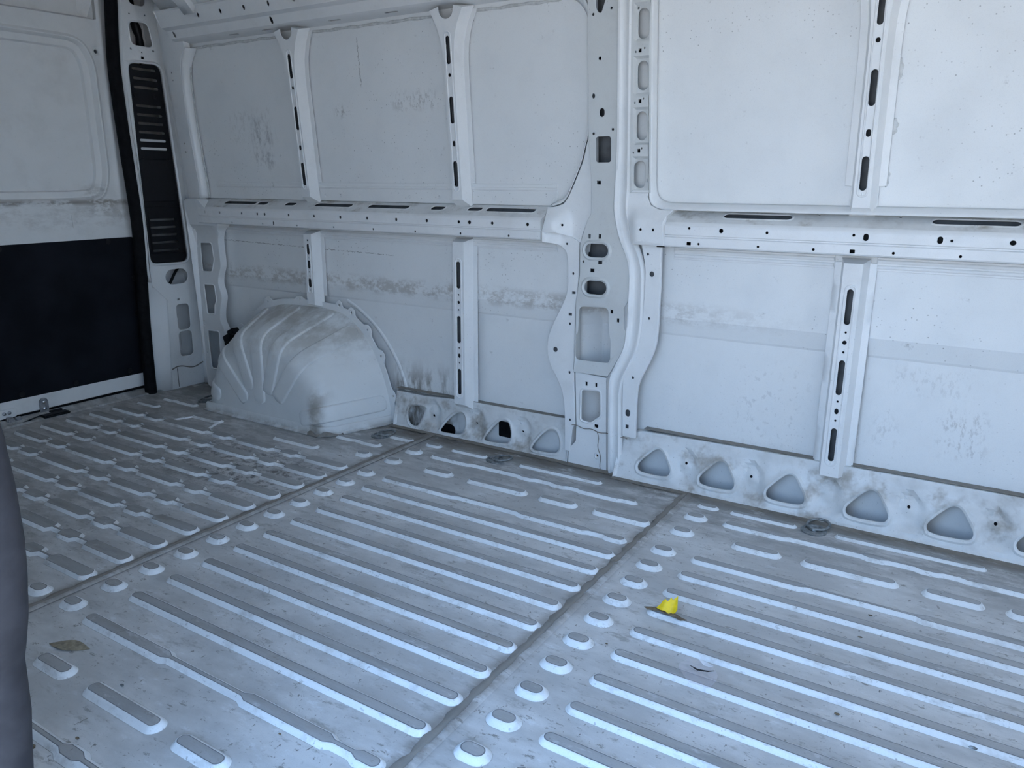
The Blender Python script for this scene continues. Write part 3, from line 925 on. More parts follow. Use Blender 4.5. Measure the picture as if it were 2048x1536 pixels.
# right flange plate of the pillar
P4L = [(-1.0640, .8930), (-1.0418, .8101), (-1.0368, .7519), (-1.0402, .578), (-1.0583, .490), (-1.1005, .4094), (-1.1075, .3446), (-1.0988, .160)]
P4R = [(-.9847, .8720), (-.981, .7031), (-.9814, .5479), (-.9937, .4855), (-1.0399, .3862), (-1.0507, .3403), (-1.0483, .160)]
p4 = chaikin(P4R, 2, False) + chaikin(P4L, 2, False)[::-1] + [(-1.0640, .900), (-.9990, .900), (-.9980, .873)]
plate('pillar_flange', p4, [(ell(-1.0336, .8425, .0044, .0046), None), (ell(-1.0148, .7739, .0088, .0093), None), (ell(-1.0168, .6161, .0044, .0048), None), (ell(-1.0677, .3911, .0045, .005), None),
      (rr(-1.0816, .2531, .0093, .0135), None), (rr(-1.0818, .2002, .006, .0072, .001, 3), None)], wallM(2.557), 'frame', wall_back, .003, .0015, .04, None, skirt=.012)
# left flange plate of the pillar
P5I = chaikin([(-1.4418, .8690), (-1.398, .8640), (-1.3656, .8433), (-1.3508, .8164), (-1.3475, .6983), (-1.3605, .6531), (-1.3914, .5927), (-1.4264, .5176), (-1.4364, .4603), (-1.42, .3922), (-1.3738, .3246), (-1.3538, .2668), (-1.3472, .1585), (-1.3448, .0550)], 2, False)
P5O = [(-1.4427, .9108), (-1.3884, .9055), (-1.339, .8903), (-1.3060, .8704), (-1.3045, .755), (-1.3085, .6888), (-1.3150, .6377), (-1.3145, .3792), (-1.3030, .1727), (-1.3130, .1500), (-1.3221, .0550)]
def d5(u, v):
    return 0.042 * sstep((-1.375 - u) / .06) * sstep((v - .80) / .05)
plate('pillar_flange', P5O + P5I[::-1], [(ell(-1.3578, .8633, .0042, .0043), None), (ell(-1.328, .7553, .0042, .0049), None), (ell(-1.3366, .5646, .0043, .0051), None), (ell(-1.397, .4576, .0096, .0098), None),
      (ell(-1.3333, .3744, .0043, .0053), None), (ell(-1.3257, .1842, .0044, .0048), None), (rr(-1.3238, .6838, .007, .0045, .001, 3), None), (rr(-1.3362, .6005, .0071, .0053, .001, 3), None)],
      wallM(2.563), 'frame', wall_back, .003, .0015, .016, d5, skirt=.040)
# gusset above the left rail end
gs = [(-1.2640, 1.2500), (-1.2781, 1.2183), (-1.2919, 1.162), (-1.33, 1.0813), (-1.3548, 1.0339), (-1.3750, 1.0080), (-1.4150, .9960), (-1.4440, .9960), (-1.4440, .9050), (-1.3884, .9045), (-1.339, .8890), (-1.3050, .8650), (-1.2963, .9036), (-1.2705, .9602), (-1.2600, .9800), (-1.2600, 1.1391)]
def dg(u, v):
    return 0.050 * sstep((1.000 - v) / .06) * sstep((-1.330 - u) / .075)
plate('rail_gusset', gs, [(ell(-1.3688, .9323, .0036, .0048), (.006, .002))], wallM(2.570), 'frame', wall_back, .003, .0015, .012, dg, skirt=.030)
# flange curving from the skin into the gusset
fa = chaikin([(-1.2660, 1.70), (-1.2680, 1.25), (-1.2820, 1.2183), (-1.2959, 1.162), (-1.334, 1.0813), (-1.3588, 1.0339), (-1.379, 1.010), (-1.430, .998)], 2, False)
fb = chaikin([(-1.2790, 1.70), (-1.2830, 1.25), (-1.2965, 1.2183), (-1.3125, 1.160), (-1.350, 1.0780), (-1.374, 1.0420), (-1.396, 1.0260), (-1.435, 1.010)], 2, False)
loft('panel_flange', [(x, Yl(z, 2.567), z) for x, z in fa], [(x, Yl(z, 2.606), z) for x, z in fb], 'frame', 40, wall_back, ((0, 0), (.4, .006), (1, 0)))
# upper front corner of the rear window panel
fa = chaikin([(-1.2660, 1.60), (-1.272, 1.66), (-1.30, 1.700), (-1.36, 1.722), (-1.45, 1.728)], 2, False)
fb = chaikin([(-1.2790, 1.585), (-1.288, 1.64), (-1.32, 1.680), (-1.37, 1.703), (-1.45, 1.708)], 2, False)
loft('panel_flange', [(x, Yl(z, 2.580), z) for x, z in fa], [(x, Yl(z, 2.606), z) for x, z in fb], 'skin', 24, wall_back, ((0, 0), (.5, .004), (1, 0)))

def hole_shade(M, items, off=.013, k=1.7):  # black plates stand in for the shade inside small holes
    for x, z, a, b in items:
        plate('hole_shade_plate', rr(x, z, a * k, b * k, None, 3), (), lambda u, v, w: M(u, v, w - off), 'rubber', wall_back, .001, .0002)
plate('flange_hole_shade', grow(ccw(p4), -.004), (), wallM(2.570), 'cavity_shade', wall_back, .001, .0004, .04)  # dark sheets added behind both flanges as shade for their holes
plate('flange_hole_shade', grow(ccw(P5O + P5I[::-1]), -.004), (), wallM(2.577), 'cavity_shade', wall_back, .001, .0004, .016, d5)
hole_shade(wallM(2.566), [(-1.2603, .3391, .0042, .0075), (-1.2195, .3398, .0042, .0075), (-1.2127, .1766, .0077, .0067), (-1.204, .0576, .005, .0061)])
hole_shade(wallM(2.560), [(-1.1646, .6266, .0053, .0068), (-1.1381, .5971, .0046, .0074)])
hole_shade(wallM(2.545), [(-1.050, .9287, .0042, .0045), (-1.0049, .9286, .0042, .0044)])
hole_shade(wallM(2.535), [(-1.3688, .9323, .0036, .0048)])
hole_shade(wallM(2.560), [(x, z, .0052, .0057) for x, z in ((-1.0764, 1.502), (-1.0748, 1.3472), (-1.0768, 1.1899))])
hole_shade(wallM(2.562), [(-1.091, 1.4991, .003, .0035), (-1.0608, 1.5083, .003, .003), (-1.0926, 1.3428, .003, .0036), (-1.0625, 1.3544, .003, .0031), (-1.0963, 1.1832, .003, .0033), (-1.066, 1.1973, .003, .0032)])
# dark joints over the flange and cracked seam sealer at the pillar foot
bevel_box('joint_gap', (-1.086, 2.546, .8765), (-1.058, 2.556, .8800), 'rubber', wall_back, .0008)
bevel_box('joint_gap', (-.9985, 2.546, .8700), (-.972, 2.556, .8735), 'rubber', wall_back, .0008)
tube('weld_seam', [(-1.315 + .235 * k / 24, 2.561, .166 - .016 * k / 24 + .003 * math.sin(k * .9)) for k in range(25)], .0016, 'sealer_dark', wall_back, 6)
tube('weld_seam', [(-1.205 + .022 * k / 12 + .004 * math.sin(k), 2.561, .155 - .150 * k / 12) for k in range(13)], .0014, 'sealer_dark', wall_back, 6)

# ------------------------------------------------------------------ sill with triangular openings
def sillM(y0, y1):
    return lambda u, v, w: (u, y0 + min(max(v, 0), .2) / .2 * (y1 - y0) - w, v)
TRI = [(-.062, .052), (-.059, .070), (-.014, .120), (.003, .130), (.021, .127), (.036, .109), (.063, .070), (.065, .050), (.050, .0375), (-.050, .0375)]
cR = [-.9665, -.7300, -.4940, -.2385, -.0030, .2330, .470, .706, .942]
hR = [(chaikin([(c + a, b) for a, b in TRI], 2), (.015, .0060)) for c in cR]
dotsR = [(-.8494, .097), (-.6146, .0955), (-.121, .0985), (.113, .0990), (.349, .099), (.586, .099)]
hR += [(ell(x, z, .0048, .0048, 12), None) for x, z in dotsR]
def dsill(cs, amp):
    def f(u, v):
        q = 0.0
        for c in cs:
            dx = (u - c) / .040
            q -= amp * math.exp(-dx ** 4) * sstep((v - .022) / .02) * sstep((.158 - v - .03 * abs(dx)) / .03)
            # raised boss round the small hole
            q += amp * .75 * math.exp(-(((u - c) / .022) ** 2 + ((v - .094) / .020) ** 2)) - amp * .2 * math.exp(-(((u - c) / .03) ** 2 + ((v - .045) / .018) ** 2))
        q += .012 * sstep((.012 - v) / .012) + .006 * sstep((v - .165) / .015)
        return q
    return f
plate('sill_panel', [(-1.118, .0), (XF, .0), (XF, .188), (-.60, .1875), (-1.03, .1820), (-1.075, .172), (-1.118, .150)], hR, sillM(2.530, 2.604), 'dusty', wall_back, .003, .0012, .0115, dsill([x for x, z in dotsR] + [-.366], .020), skirt=.03)
hL = [[(-2.1577, .0938), (-2.1395, .1085), (-2.0639, .1122), (-2.0665, .0893), (-2.0896, .0291), (-2.1125, .0167), (-2.1416, .0194), (-2.1618, .0513)],
      [(-1.9743, .0264), (-1.9027, .1100), (-1.8546, .119), (-1.8407, .0741), (-1.846, .0339), (-1.8722, .0195), (-1.9688, .0145)],
      [(-1.7435, .0263), (-1.6814, .1064), (-1.6495, .1208), (-1.6223, .1149), (-1.6070, .0639), (-1.6153, .0314), (-1.636, .0222), (-1.7322, .0164)],
      [(-1.5089, .0333), (-1.4515, .107), (-1.4221, .1223), (-1.3965, .1152), (-1.3770, .0703), (-1.3819, .036), (-1.4009, .0252), (-1.4981, .0215)]]
hLl = [(chaikin(ccw(h), 2), (.014, .0055)) for h in hL]
dotsL = [(-2.0216, .0793), (-1.7892, .0829), (-1.5572, .0861)]
hLl += [(ell(x, z, .0046, .0046, 12), None) for x, z in dotsL]
plate('sill_panel', [(-2.235, .0), (-1.335, .0), (-1.340, .1740), (-1.80, .1715), (-1.92, .1690), (-2.07, .1580), (-2.235, .1600)], hLl, sillM(2.573, 2.606), 'dusty', wall_back, .003, .0012, .0115, dsill([x for x, z in dotsL], .017), skirt=.03)
hole_shade(sillM(2.530, 2.604), [(x, z, .0048, .0048) for x, z in dotsR], .012)
hole_shade(sillM(2.573, 2.606), [(x, z, .0046, .0046) for x, z in dotsL], .012)
# dark open joint between sill and skin
for x0, x1, z in ((-2.235, -1.34, .173), (-1.03, -.42, .1895), (-.305, XF, .1905)):
    bevel_box('joint_gap', (x0, 2.6005, z - .0013), (x1, 2.632, z + .0013), 'sealer', wall_back, .0005)
# oval and square cut-outs in the skin seen through the rear sill openings
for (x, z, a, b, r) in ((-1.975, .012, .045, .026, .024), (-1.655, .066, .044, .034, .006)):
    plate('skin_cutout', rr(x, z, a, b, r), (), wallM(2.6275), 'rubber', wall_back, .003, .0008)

# ------------------------------------------------------------------ roof rail
RR_ = [(2.548, 1.712), (2.480, 1.722), (2.470, 1.727), (2.452, 1.760), (2.425, 1.768), (2.412, 1.800), (2.400, 1.829), (2.392, 1.834)]
RRS = [0.0]
for a, b in zip(RR_, RR_[1:]):
    RRS.append(RRS[-1] + math.hypot(a[0] - b[0], a[1] - b[1]))
def rrM(u, v, w):
    v = max(0.0, min(RRS[-1], v))
    for i in range(len(RRS) - 1):
        if v <= RRS[i + 1] + 1e-9:
            t = (v - RRS[i]) / (RRS[i + 1] - RRS[i])
            a, b = RR_[i], RR_[i + 1]
            dy, dz = b[0] - a[0], b[1] - a[1]
            l = math.hypot(dy, dz)
            return (u, a[0] + dy * t - dz / l * w, a[1] + dz * t + dy / l * w)
hs = []
for x in (-3.04, -2.82, -2.42, -2.12):
    hs.append((rr(x, .045, .032, .006), None))
for x in (-2.745, -1.90, -3.405):
    hs.append((rr(x, (RRS[2] + RRS[3]) / 2, .0085, .0145), None))
for k in range(14):
    hs.append((ell(-3.16 + .1515 * k, RRS[5] - .004, .0080, .0100, 12), None))
lines = [[(-3.45 + .004 + (XF + 3.45 - .008) * k / 10, s) for k in range(11)] for s in RRS[1:-1]]
plate('roof_rail', [(-3.45, 0), (XF, 0), (XF, RRS[-1]), (-3.45, RRS[-1])], hs, rrM, 'frame', wall_back, .003, .0004, 0, None, lines)
# wavy sealer bead under the rail
pts = [(-3.46 + 2.15 * k / 160, 2.606 - lean(1.694) + .002, 1.694 + .0012 * math.sin(k * .5) + .0008 * math.sin(k * 1.1)) for k in range(161)]
for xa, xb in ((-3.46, -2.79), (-2.60, -1.94), (-1.75, -1.38)):
    pp = [p for p in pts if xa < p[0] < xb]
    tube('sealer_bead', pp, [.0055 + .0010 * math.sin(i * .8) for i in range(len(pp))], 'sealer_white', wall_back, 8)

# ------------------------------------------------------------------ ceiling
rows = []
for y, z in ((2.66, 1.85), (2.45, 1.850), (2.405, 1.832), (2.36, 1.875), (2.28, 1.93), (2.15, 1.975), (1.9, 2.01), (1.47, 2.03), (1.04, 2.01), (.79, 1.975), (.66, 1.93), (.58, 1.875), (.50, 1.82), (.30, 1.80)):
    rows.append([(-3.40 + (XF + 3.40) * k / 20, y, z) for k in range(21)])
ceiling = sheet('ceiling', rows, 'skin', None, 40, thick=.004)
tag(ceiling, 'white painted sheet metal roof above the roof rail', 'ceiling', kind='structure')
rows = [[(-3.86 + .47 * i / 3, y, z) for i in range(4)] for y, z in ((2.70, 2.075), (1.47, 2.085), (.25, 2.075))]
sheet('rear_roof', rows, 'skin', ceiling, 40, thick=.004)
rows = [[(-3.395, y, a + (b - a) * i / 3) for i in range(4)] for y, a, b in ((2.70, 1.80, 2.08), (2.45, 1.849, 2.08), (2.36, 1.874, 2.08), (2.15, 1.974, 2.08), (1.47, 2.03, 2.085), (.79, 1.975, 2.08), (.58, 1.874, 2.08), (.25, 1.78, 2.08))]
sheet('roof_step', rows, 'skin', ceiling, 40, thick=.004)
for x in (-3.2, -2.45, -1.2, -.35, .5, 1.35):
    rows = []
    for y, z in ((2.40, 1.832), (2.36, 1.872), (2.28, 1.926), (2.15, 1.971), (1.9, 2.006), (1.47, 2.026), (1.04, 2.006), (.79, 1.971), (.66, 1.926), (.58, 1.872), (.52, 1.83)):
        rows.append([(x + a, y, z - h) for a, h in ((-.07, 0), (-.045, .002), (-.035, .03), (.035, .03), (.045, .002), (.07, 0))])
    sheet('roof_bow', rows, 'frame', ceiling, 30, thick=.003)

# ------------------------------------------------------------------ rear corner: pillar, jamb, columns
wl = [(2.366, 2.06), (2.358, 1.95), (2.331, 1.632), (2.337, 1.341), (2.353, .915), (2.345, .60), (2.350, .56), (2.430, .480), (2.420, .25), (2.405, .0)]
wr = [(2.53, 2.06), (2.550, 1.95), (2.559, 1.673), (2.592, 1.235), (2.618, .83), (2.615, .457), (2.612, .0)]
vent = fillet([(2.349, 1.625), (2.528, 1.634), (2.577, .668), (2.353, .672)], .045, 6)
hp = [(vent, (.014, .008)), (rr(2.499, .596, .065, .039), None), (rr(2.514, .3805, .038, .0675, .020), None), (rr(2.514, .236, .040, .067, .022), None),
      (fillet([(2.384, 1.810), (2.480, 1.816), (2.498, 1.708), (2.386, 1.708)], .026, 5), (.008, .003)), (rr(2.437, 1.935, .041, .047, .022), None),
      (rr(2.437, 1.655, .007, .006, .001, 3), None), (ell(2.392, 1.845, .0035, .0035, 10), None), (ell(2.472, 1.850, .0035, .0035, 10), None), (ell(2.380, 1.690, .0035, .004, 10), None), (ell(2.498, 1.694, .005, .0035, 10), None),
      (ell(2.436, 1.680, .003, .003, 10), None), (rr(2.497, .475, .007, .004, .001, 3), None)]
outer_p = wr[::-1] + wl
wall_left = plate('wall_left', outer_p, hp, planeX(-3.63), 'frame', None, .003, .0015, .06,
                  lambda u, v: .010 * math.exp(-((u - 2.345) / .012) ** 2) - .004 * math.exp(-((v - 1.672) / .004) ** 2))
tag(wall_left, 'white rear corner pillar with cut-outs between the rear door and side wall', 'pillar', kind='structure')
# angled jamb face towards the door
rows = []
for z, y in ((0, 2.405), (.12, 2.412), (.25, 2.420), (.40, 2.427), (.48, 2.430), (.54, 2.375), (.58, 2.352)):
    rows.append([(-3.63 - (.055) * t + .006 * math.sin(math.pi * t), y + (2.325 - y) * t, z) for t in (0, .08, .25, .5, .75, 1)])
sheet('jamb_face', rows, 'frame', wall_left, 40, thick=.003)
rows = [[(-3.63 - .09 * t, interp(sorted([(b, a) for a, b in wl]), z)[0] - .004 * t, z) for t in (0, .3, 1)] for z in [.55 + 1.4 * k / 20 for k in range(21)]]
sheet('jamb_edge', rows, 'frame', wall_left, 40, thick=.003)
# weld seam low on the pillar
tube('weld_seam', [(-3.622, 2.41 + .19 * k / 20, .112 + .010 * math.sin(k * .35)) for k in range(21)], .003, 'sealer', wall_left, 6)
tube('weld_seam', [(-3.622, 2.44, .012 + .1 * k / 6) for k in range(7)], .0022, 'sealer', wall_left, 6)
# back of the pillar cavity; behind the vent its shade is put into the grey
for za, zb, mt in ((-.05, .655, 'frame'), (.655, 1.68, 'cavity_shade_pale'), (1.68, 2.10, 'frame')):
    sheet('cavity_back', [[(-3.745, 2.30 + .40 * i / 4, za + (zb - za) * j / 5) for i in range(5)] for j in range(6)], mt, wall_left, 40, thick=.003)
tube('cavity_pressing', [(-3.735, 2.455, .38), (-3.735, 2.52, .38), (-3.735, 2.545, .36), (-3.735, 2.550, .30), (-3.735, 2.550, .18)], .006, 'frame', wall_left, 8)
# rounded bead between pillar and side wall
for k, (xa, ya, xb, yb, r) in enumerate(((-3.63, 2.606, -3.545, 2.566, .0),)):
    rows = []
    for j in range(29):
        z = 2.06 * j / 28
        e = interp(sorted([(b, a) for a, b in wr]), z)[0] - 2.612
        rows.append([(-3.63 + x, y + e, z) for x, y in ((0, 2.606), (.008, 2.600), (.018, 2.604), (.026, 2.612), (.038, 2.612), (.046, 2.600), (.058, 2.590), (.085, 2.575))])
    sheet('corner_bead', rows, 'frame', wall_left, 40, thick=.003)
# rear column of the side wall, below the rail
colh = [(fillet([(-3.497, .772), (-3.410, .772), (-3.402, .690), (-3.425, .632), (-3.497, .628)], .010), (.008, .003)), (fillet([(-3.497, .556), (-3.418, .556), (-3.412, .480), (-3.430, .455), (-3.435, .408), (-3.490, .404)], .010), (.008, .003)),
        (fillet([(-3.503, .310), (-3.414, .312), (-3.420, .15), (-3.440, .110), (-3.497, .108)], .010), (.008, .003))]
colh += [(ell(x, z, .0035, .0045, 8), None) for x, z in ((-3.522, .755), (-3.525, .64), (-3.527, .60), (-3.527, .36), (-3.527, .34), (-3.527, .19), (-3.515, .84))]
colo = [(-3.545, .0), (-3.36, .0), (-3.365, .33), (-3.395, .375), (-3.385, .44), (-3.360, .50), (-3.385, .57), (-3.375, .61), (-3.350, .66), (-3.355, .80), (-3.335, .845), (-3.30, .866), (-3.30, .885), (-3.44, .995), (-3.545, .995)]
plate('rear_column', fillet(colo, .02, 3), colh, wallM(2.562), 'frame', wall_back, .003, .0015, .025, lambda u, v: .036 * sstep((v - .82) / .05), skirt=.035)
plate('rear_column', fillet([(-3.555, .98), (-3.470, .99), (-3.455, 1.06), (-3.462, 1.40), (-3.450, 1.60), (-3.425, 1.66), (-3.39, 1.692), (-3.40, 1.74), (-3.44, 1.78), (-3.47, 1.85), (-3.48, 2.05), (-3.555, 2.05)], .02, 3),
      [(ell(x, z, .004, .004, 8), None) for x, z in ((-3.520, 1.90), (-3.520, 1.59), (-3.520, 1.555), (-3.515, 1.262), (-3.515, 1.222))], wallM(2.566), 'frame', wall_back, .003, .0015, .05, None, skirt=.030)
fa = [(-3.39, 1.692), (-3.425, 1.66), (-3.450, 1.60), (-3.462, 1.40), (-3.455, 1.06), (-3.470, .99)]
fb = [(-3.355, 1.690), (-3.395, 1.645), (-3.430, 1.59), (-3.442, 1.40), (-3.435, 1.06), (-3.44, 1.00)]
loft('panel_flange', [(x, Yl(z, 2.568), z) for x, z in chaikin(fa, 2, False)], [(x, Yl(z, 2.606), z) for x, z in chaikin(fb, 2, False)], 'frame', 30, wall_back, ((0, 0), (.4, .004), (1, 0)))
tube('sealer_bead', [(x + .002, Yl(z, 2.603), z) for x, z in chaikin(fb, 2, False)[8:]], .004, 'sealer_white', wall_back, 6)
# round plug in the skin beside the arch
lathe('body_plug', [(.030, 0), (.030, .003), (.026, .004), (.012, .004), (.010, .002), (.001, .002)], (-3.285, 2.606, .335), (0, -1, 0), 'frame', wall_back)

# ------------------------------------------------------------------ rear doors
def make_door(name, m):
    Y = (lambda y: y) if m > 0 else (lambda y: 2.944 - y)
    Mx = lambda u, v, w: (XR + w, Y(u), v)
    win = fillet([(1.560, 1.706), (2.185, 1.712), (2.238, 1.62), (2.242, 1.10), (2.205, 1.000), (2.10, .990), (1.560, .985)], .070, 6)
    win = ccw(win)
    w2, w3, w4 = grow(win, -.010), grow(win, -.038), grow(win, -.044)
    up = ccw(fillet([(1.560, 1.790), (2.285, 1.806), (2.302, 2.02), (1.56, 2.02)], .022, 5))
    u2 = grow(up, -.014)
    o = fillet([(1.477, .030), (2.344, .034), (2.352, .20), (2.362, .75), (2.345, 1.30), (2.350, 1.66), (2.372, 2.05), (1.477, 2.05)], .035, 5)
    holes = [(ell(2.262, 1.668, .009, .009, 14), (.010, -.004)), (ell(2.268, .917, .0035, .0035, 8), None)]
    body = plate('door_body' if m < 0 else name, o, holes, Mx, 'door', None, .012, .004, .07, lambda u, v: .009 * math.exp(-((u - 2.292) / .014) ** 2) * sstep((v - .90) / .05), [[(2.292 + q, .86 + 1.10 * k / 14) for k in range(15)] for q in (-.026, -.014, -.006, 0.0, .006, .014, .026)],
                 [(grow(win, .016), 0.0), (grow(win, .004), .007), (win, .005), (w2, -.022), (w3, -.024), (w4, -.040), (up, 0.0), (u2, -.045)], sharp=24)
    body.name = name
    plate('door_skin', [(1.475, -.03), (2.40, -.03), (2.40, 2.08), (1.475, 2.08)], (), lambda u, v, w: (XR - .050 + w, Y(u), v), 'cavity_shade', body, .004, .001)
    tr = ccw(fillet([(1.540, .104), (2.336, .104), (2.338, .806), (1.540, .800)], .016, 4))
    t = plate('trim_panel', tr, (), lambda u, v, w: (XR + .002 + w, Y(u), v), 'black_panel', body, .004, .0015, .08)
    tag(t, 'black hardboard lining on the lower half of the door')
    for y, z in ((2.20, .790), (2.310, .60), (2.305, .42), (2.230, .130), (1.95, .125), (1.70, .125), (1.70, .785)):
        lathe('screw', [(.013, 0), (.012, .003), (.006, .004), (.001, .003)], (XR + .0055, Y(y), z), (1, 0, 0), 'black_plastic', t, 12)
    lathe('screw_hole', [(.006, 0), (.005, .002), (.001, .001)], (XR + .0055, Y(2.312), .222), (1, 0, 0), 'paper', t, 10)
    lathe('round_cap', [(.026, -.002), (.026, .003), (.022, .005), (.006, .005), (.005, .002), (.001, .002)], (XR, Y(2.268), .917), (1, 0, 0), 'door', body, 18)
    plate('pressed_tab', rr(2.062, .893, .022, .032, .006), [(ell(2.058, .890, .0045, .0045, 8), None)], Mx, 'door', body, .004, .0012, 0, lambda u, v: .004)
    lp = plate('latch_plate', [(1.768, -.004), (1.808, -.002)] + [(1.788 + .020 * math.cos(a), .068 + .020 * math.sin(a)) for a in [math.pi * k / 10 for k in range(11)]], (), lambda u, v, w: (XR + .008 + w, Y(u), v), 'steel', body, .005, .001)
    for z in (.068, .036):
        lathe('bolt_head', [(.008, 0), (.0075, .004), (.004, .006), (.001, .0065)], (XR + .008, Y(1.788), z), (1, 0, 0), 'bolt', lp, 10)
    hg = plate('latch_plate', fillet([(1.585, .028), (1.665, .030), (1.668, .070), (1.585, .070)], .008), (), lambda u, v, w: (XR + .006 + w, Y(u), v), 'door', body, .005, .001)
    for y in (1.612, 1.634):
        lathe('bolt_head', [(.008, 0), (.0075, .004), (.004, .006), (.001, .0065)], (XR + .006, Y(y), .052), (1, 0, 0), 'steel', hg, 10)
    bevel_box('latch_block', (XR + .004, min(Y(1.612), Y(1.642)), .004), (XR + .030, max(Y(1.612), Y(1.642)), .034), 'steel', body, .004)
    bevel_box('latch_block', (XR + .004, min(Y(1.648), Y(1.678)), .002), (XR + .026, max(Y(1.648), Y(1.678)), .028), 'steel', body, .004)
    return body
door_1 = make_door('door_1', 1)
tag(door_1, 'white rear van door with blank pressed window panel and black lower lining', 'door', kind='structure')
door_2 = make_door('door_2', -1)
tag(door_2, 'second white rear van door beyond the left edge of the picture', 'door', kind='structure')
bevel_box('bottom_seal', (XR - .048, 1.478, -.030), (XR - .004, 2.36, .0315), 'rubber', door_1, .003)
bevel_box('bottom_seal', (XR - .048, .58, -.030), (XR - .004, 1.472, .0315), 'rubber', door_2, .003)
# rear door weatherstrip
pts = chaikin([(y - .026, z) for y, z in ((2.330, -.004), (2.331, .10), (2.337, .388), (2.350, .60), (2.361, .80), (2.361, .93), (2.341, 1.30), (2.335, 1.50), (2.334, 1.64), (2.348, 1.80), (2.372, 2.07))], 2, False)
rows = []
for y, z in pts:
    rows.append([(-3.668 + .030 * math.cos(a), y + .0285 * math.sin(a), z) for a in [2 * math.pi * k / 14 for k in range(14)]])
trim_1 = sheet('trim_1', rows, 'rubber', None, 60, close_u=True)
tag(trim_1, 'black rubber weatherstrip running down the edge of the rear door', 'seal', kind='structure')

# ------------------------------------------------------------------ slotted black vent panel in the rear pillar
def on_x(py):   # (Y, z) of rows on the vent, linear along its height
    return 1.634 + (.668 - 1.634) * (py - 387) / (1575 - 387)
vp = empty('vent_panel', (0, 0, 0))
tag(vp, 'tall narrow black plastic vent panel with slots set in the rear pillar', 'vent panel')
vo = ccw(grow(ccw(vent), -.003))
def vspan(z):
    t = (1.63 - z) / .96
    return 2.349 + .004 * t, 2.528 + .049 * t
slots = []
rowsz = [on_x(y) for y in (425, 478, 528, 632, 683, 733, 783, 830, 878)] + [on_x(y) for y in (1303, 1350, 1397, 1443, 1492)]
for i, z in enumerate(rowsz):
    a, b = vspan(z)
    if i < 9:
        slots.append((rr((a + b) / 2 + .002, z, (b - a) / 2 - .026, .0062, None, 3), None))
    else:
        slots.append((rr((a + b) / 2 - .004, z, (b - a) / 2 - .035, .0056, None, 3), None))
lp = [ccw(fillet([(2.358, 1.185), (2.545, 1.185), (2.556, .978), (2.360, .978)], .012)), ccw(fillet([(2.363, .955), (2.560, .955), (2.566, .718), (2.366, .718)], .014))]
vl = []
for l in lp:
    vl += [(l, 0.0), (grow(l, -.004), .004)]
grille = plate('grille', vo, slots, planeX(-3.634), 'black_plastic', vp, .005, .0015, 0, None, (), vl)
for i, z in enumerate(rowsz):
    a, b = vspan(z)
    if i in (7, 8):
        bevel_box('backing_tab', (-3.655, a + .02, z - .009), (-3.645, b - .02, z + .009), 'frame', grille, .001)
        continue
    bevel_box('slat', (-3.668, a + .02, z - .016), (-3.642, b - .02, z - .012), 'black_plastic' if i not in (7, 8) else 'frame', grille, .001, Matrix.Rotation(math.radians(-28), 3, 'Y'))
for y, z in ((2.482, on_x(575)), (2.38, on_x(575)), (2.530, on_x(945)), (2.385, on_x(945)), (2.385, on_x(1255)), (2.537, on_x(1255))):
    lathe('screw', [(.011, 0), (.010, .003), (.005, .003), (.004, .001), (.001, .001)], (-3.634, y, z), (1, 0, 0), 'black_plastic', grille, 12)

# cable loom inside the pillar
pts = [(-3.70, 2.43 + .06 * k / 12 + .006 * math.sin(k), 2.0 - .36 * k / 12) for k in range(13)]
loom = tube('cable_loom', pts, [.019 + .003 * math.sin(k * 2.1) for k in range(13)], 'black_plastic', None, 10)
tag(loom, 'thick black taped cable loom hanging inside the rear pillar opening', 'cable')
pts = [(-3.70, 2.585 - .13 * k / 10, .65 - .14 * k / 10 + .01 * math.sin(k * .6)) for k in range(11)]
c2 = tube('thin_cable', pts, .007, 'black_plastic', None, 8)
tag(c2, 'thin black cable crossing behind the oval opening of the rear pillar', 'cable')
bolt = empty('pillar_bolt', (0, 0, 0))
tag(bolt, 'small steel bolt with washer inside the oval opening of the rear pillar', 'bolt')
lathe('washer', [(.016, 0), (.016, .003), (.010, .004)], (-3.742, 2.462, .60), (1, 0, 0), 'steel', bolt, 14)
lathe('bolt_head', [(.009, 0), (.009, .010), (.006, .012), (.001, .012)], (-3.739, 2.462, .60), (1, 0, 0), 'zinc', bolt, 6)

# ------------------------------------------------------------------ other walls of the load space (behind and beside the camera)
def opening_wall(name, label, X0, X1, hole, Y0):
    o = [(X0, -.12), (X1, -.12), (X1, 1.86), (X0, 1.86)]
    w = plate(name, o, [(hole, None)], lambda u, v, ww: (u, Y0 - .05 * sstep((.2 - v) / .3) * 0 + .09 * max(0, v - .95) + ww, v), 'skin', None, -.05, .004, .25)
    tag(w, label, 'wall', kind='structure')
    return w
hole = fillet([(-1.165, -.20 + .12), (.17, -.20 + .12), (.17, 1.76), (-1.165, 1.76)], .10, 6)
hole = [(x, max(z, -.10)) for x, z in hole]
wall_front = opening_wall('wall_front', 'near side wall of the van with the open sliding door', -3.75, XF, hole, YN)
wall_right = plate('wall_right', [(2.66, -.12), (2.66, 2.06), (.36, 2.06), (.36, -.12)], [(fillet([(2.20, .62), (2.12, 1.78), (.82, 1.78), (.74, .62)], .15, 6), None)], lambda u, v, w: (XF - w, u, v), 'skin', None, .03, .004, .2)  # unseen end wall; opening added to let fill light reach the rear door
tag(wall_right, 'unseen white front wall with an added opening that lets in fill light', 'wall', kind='structure')

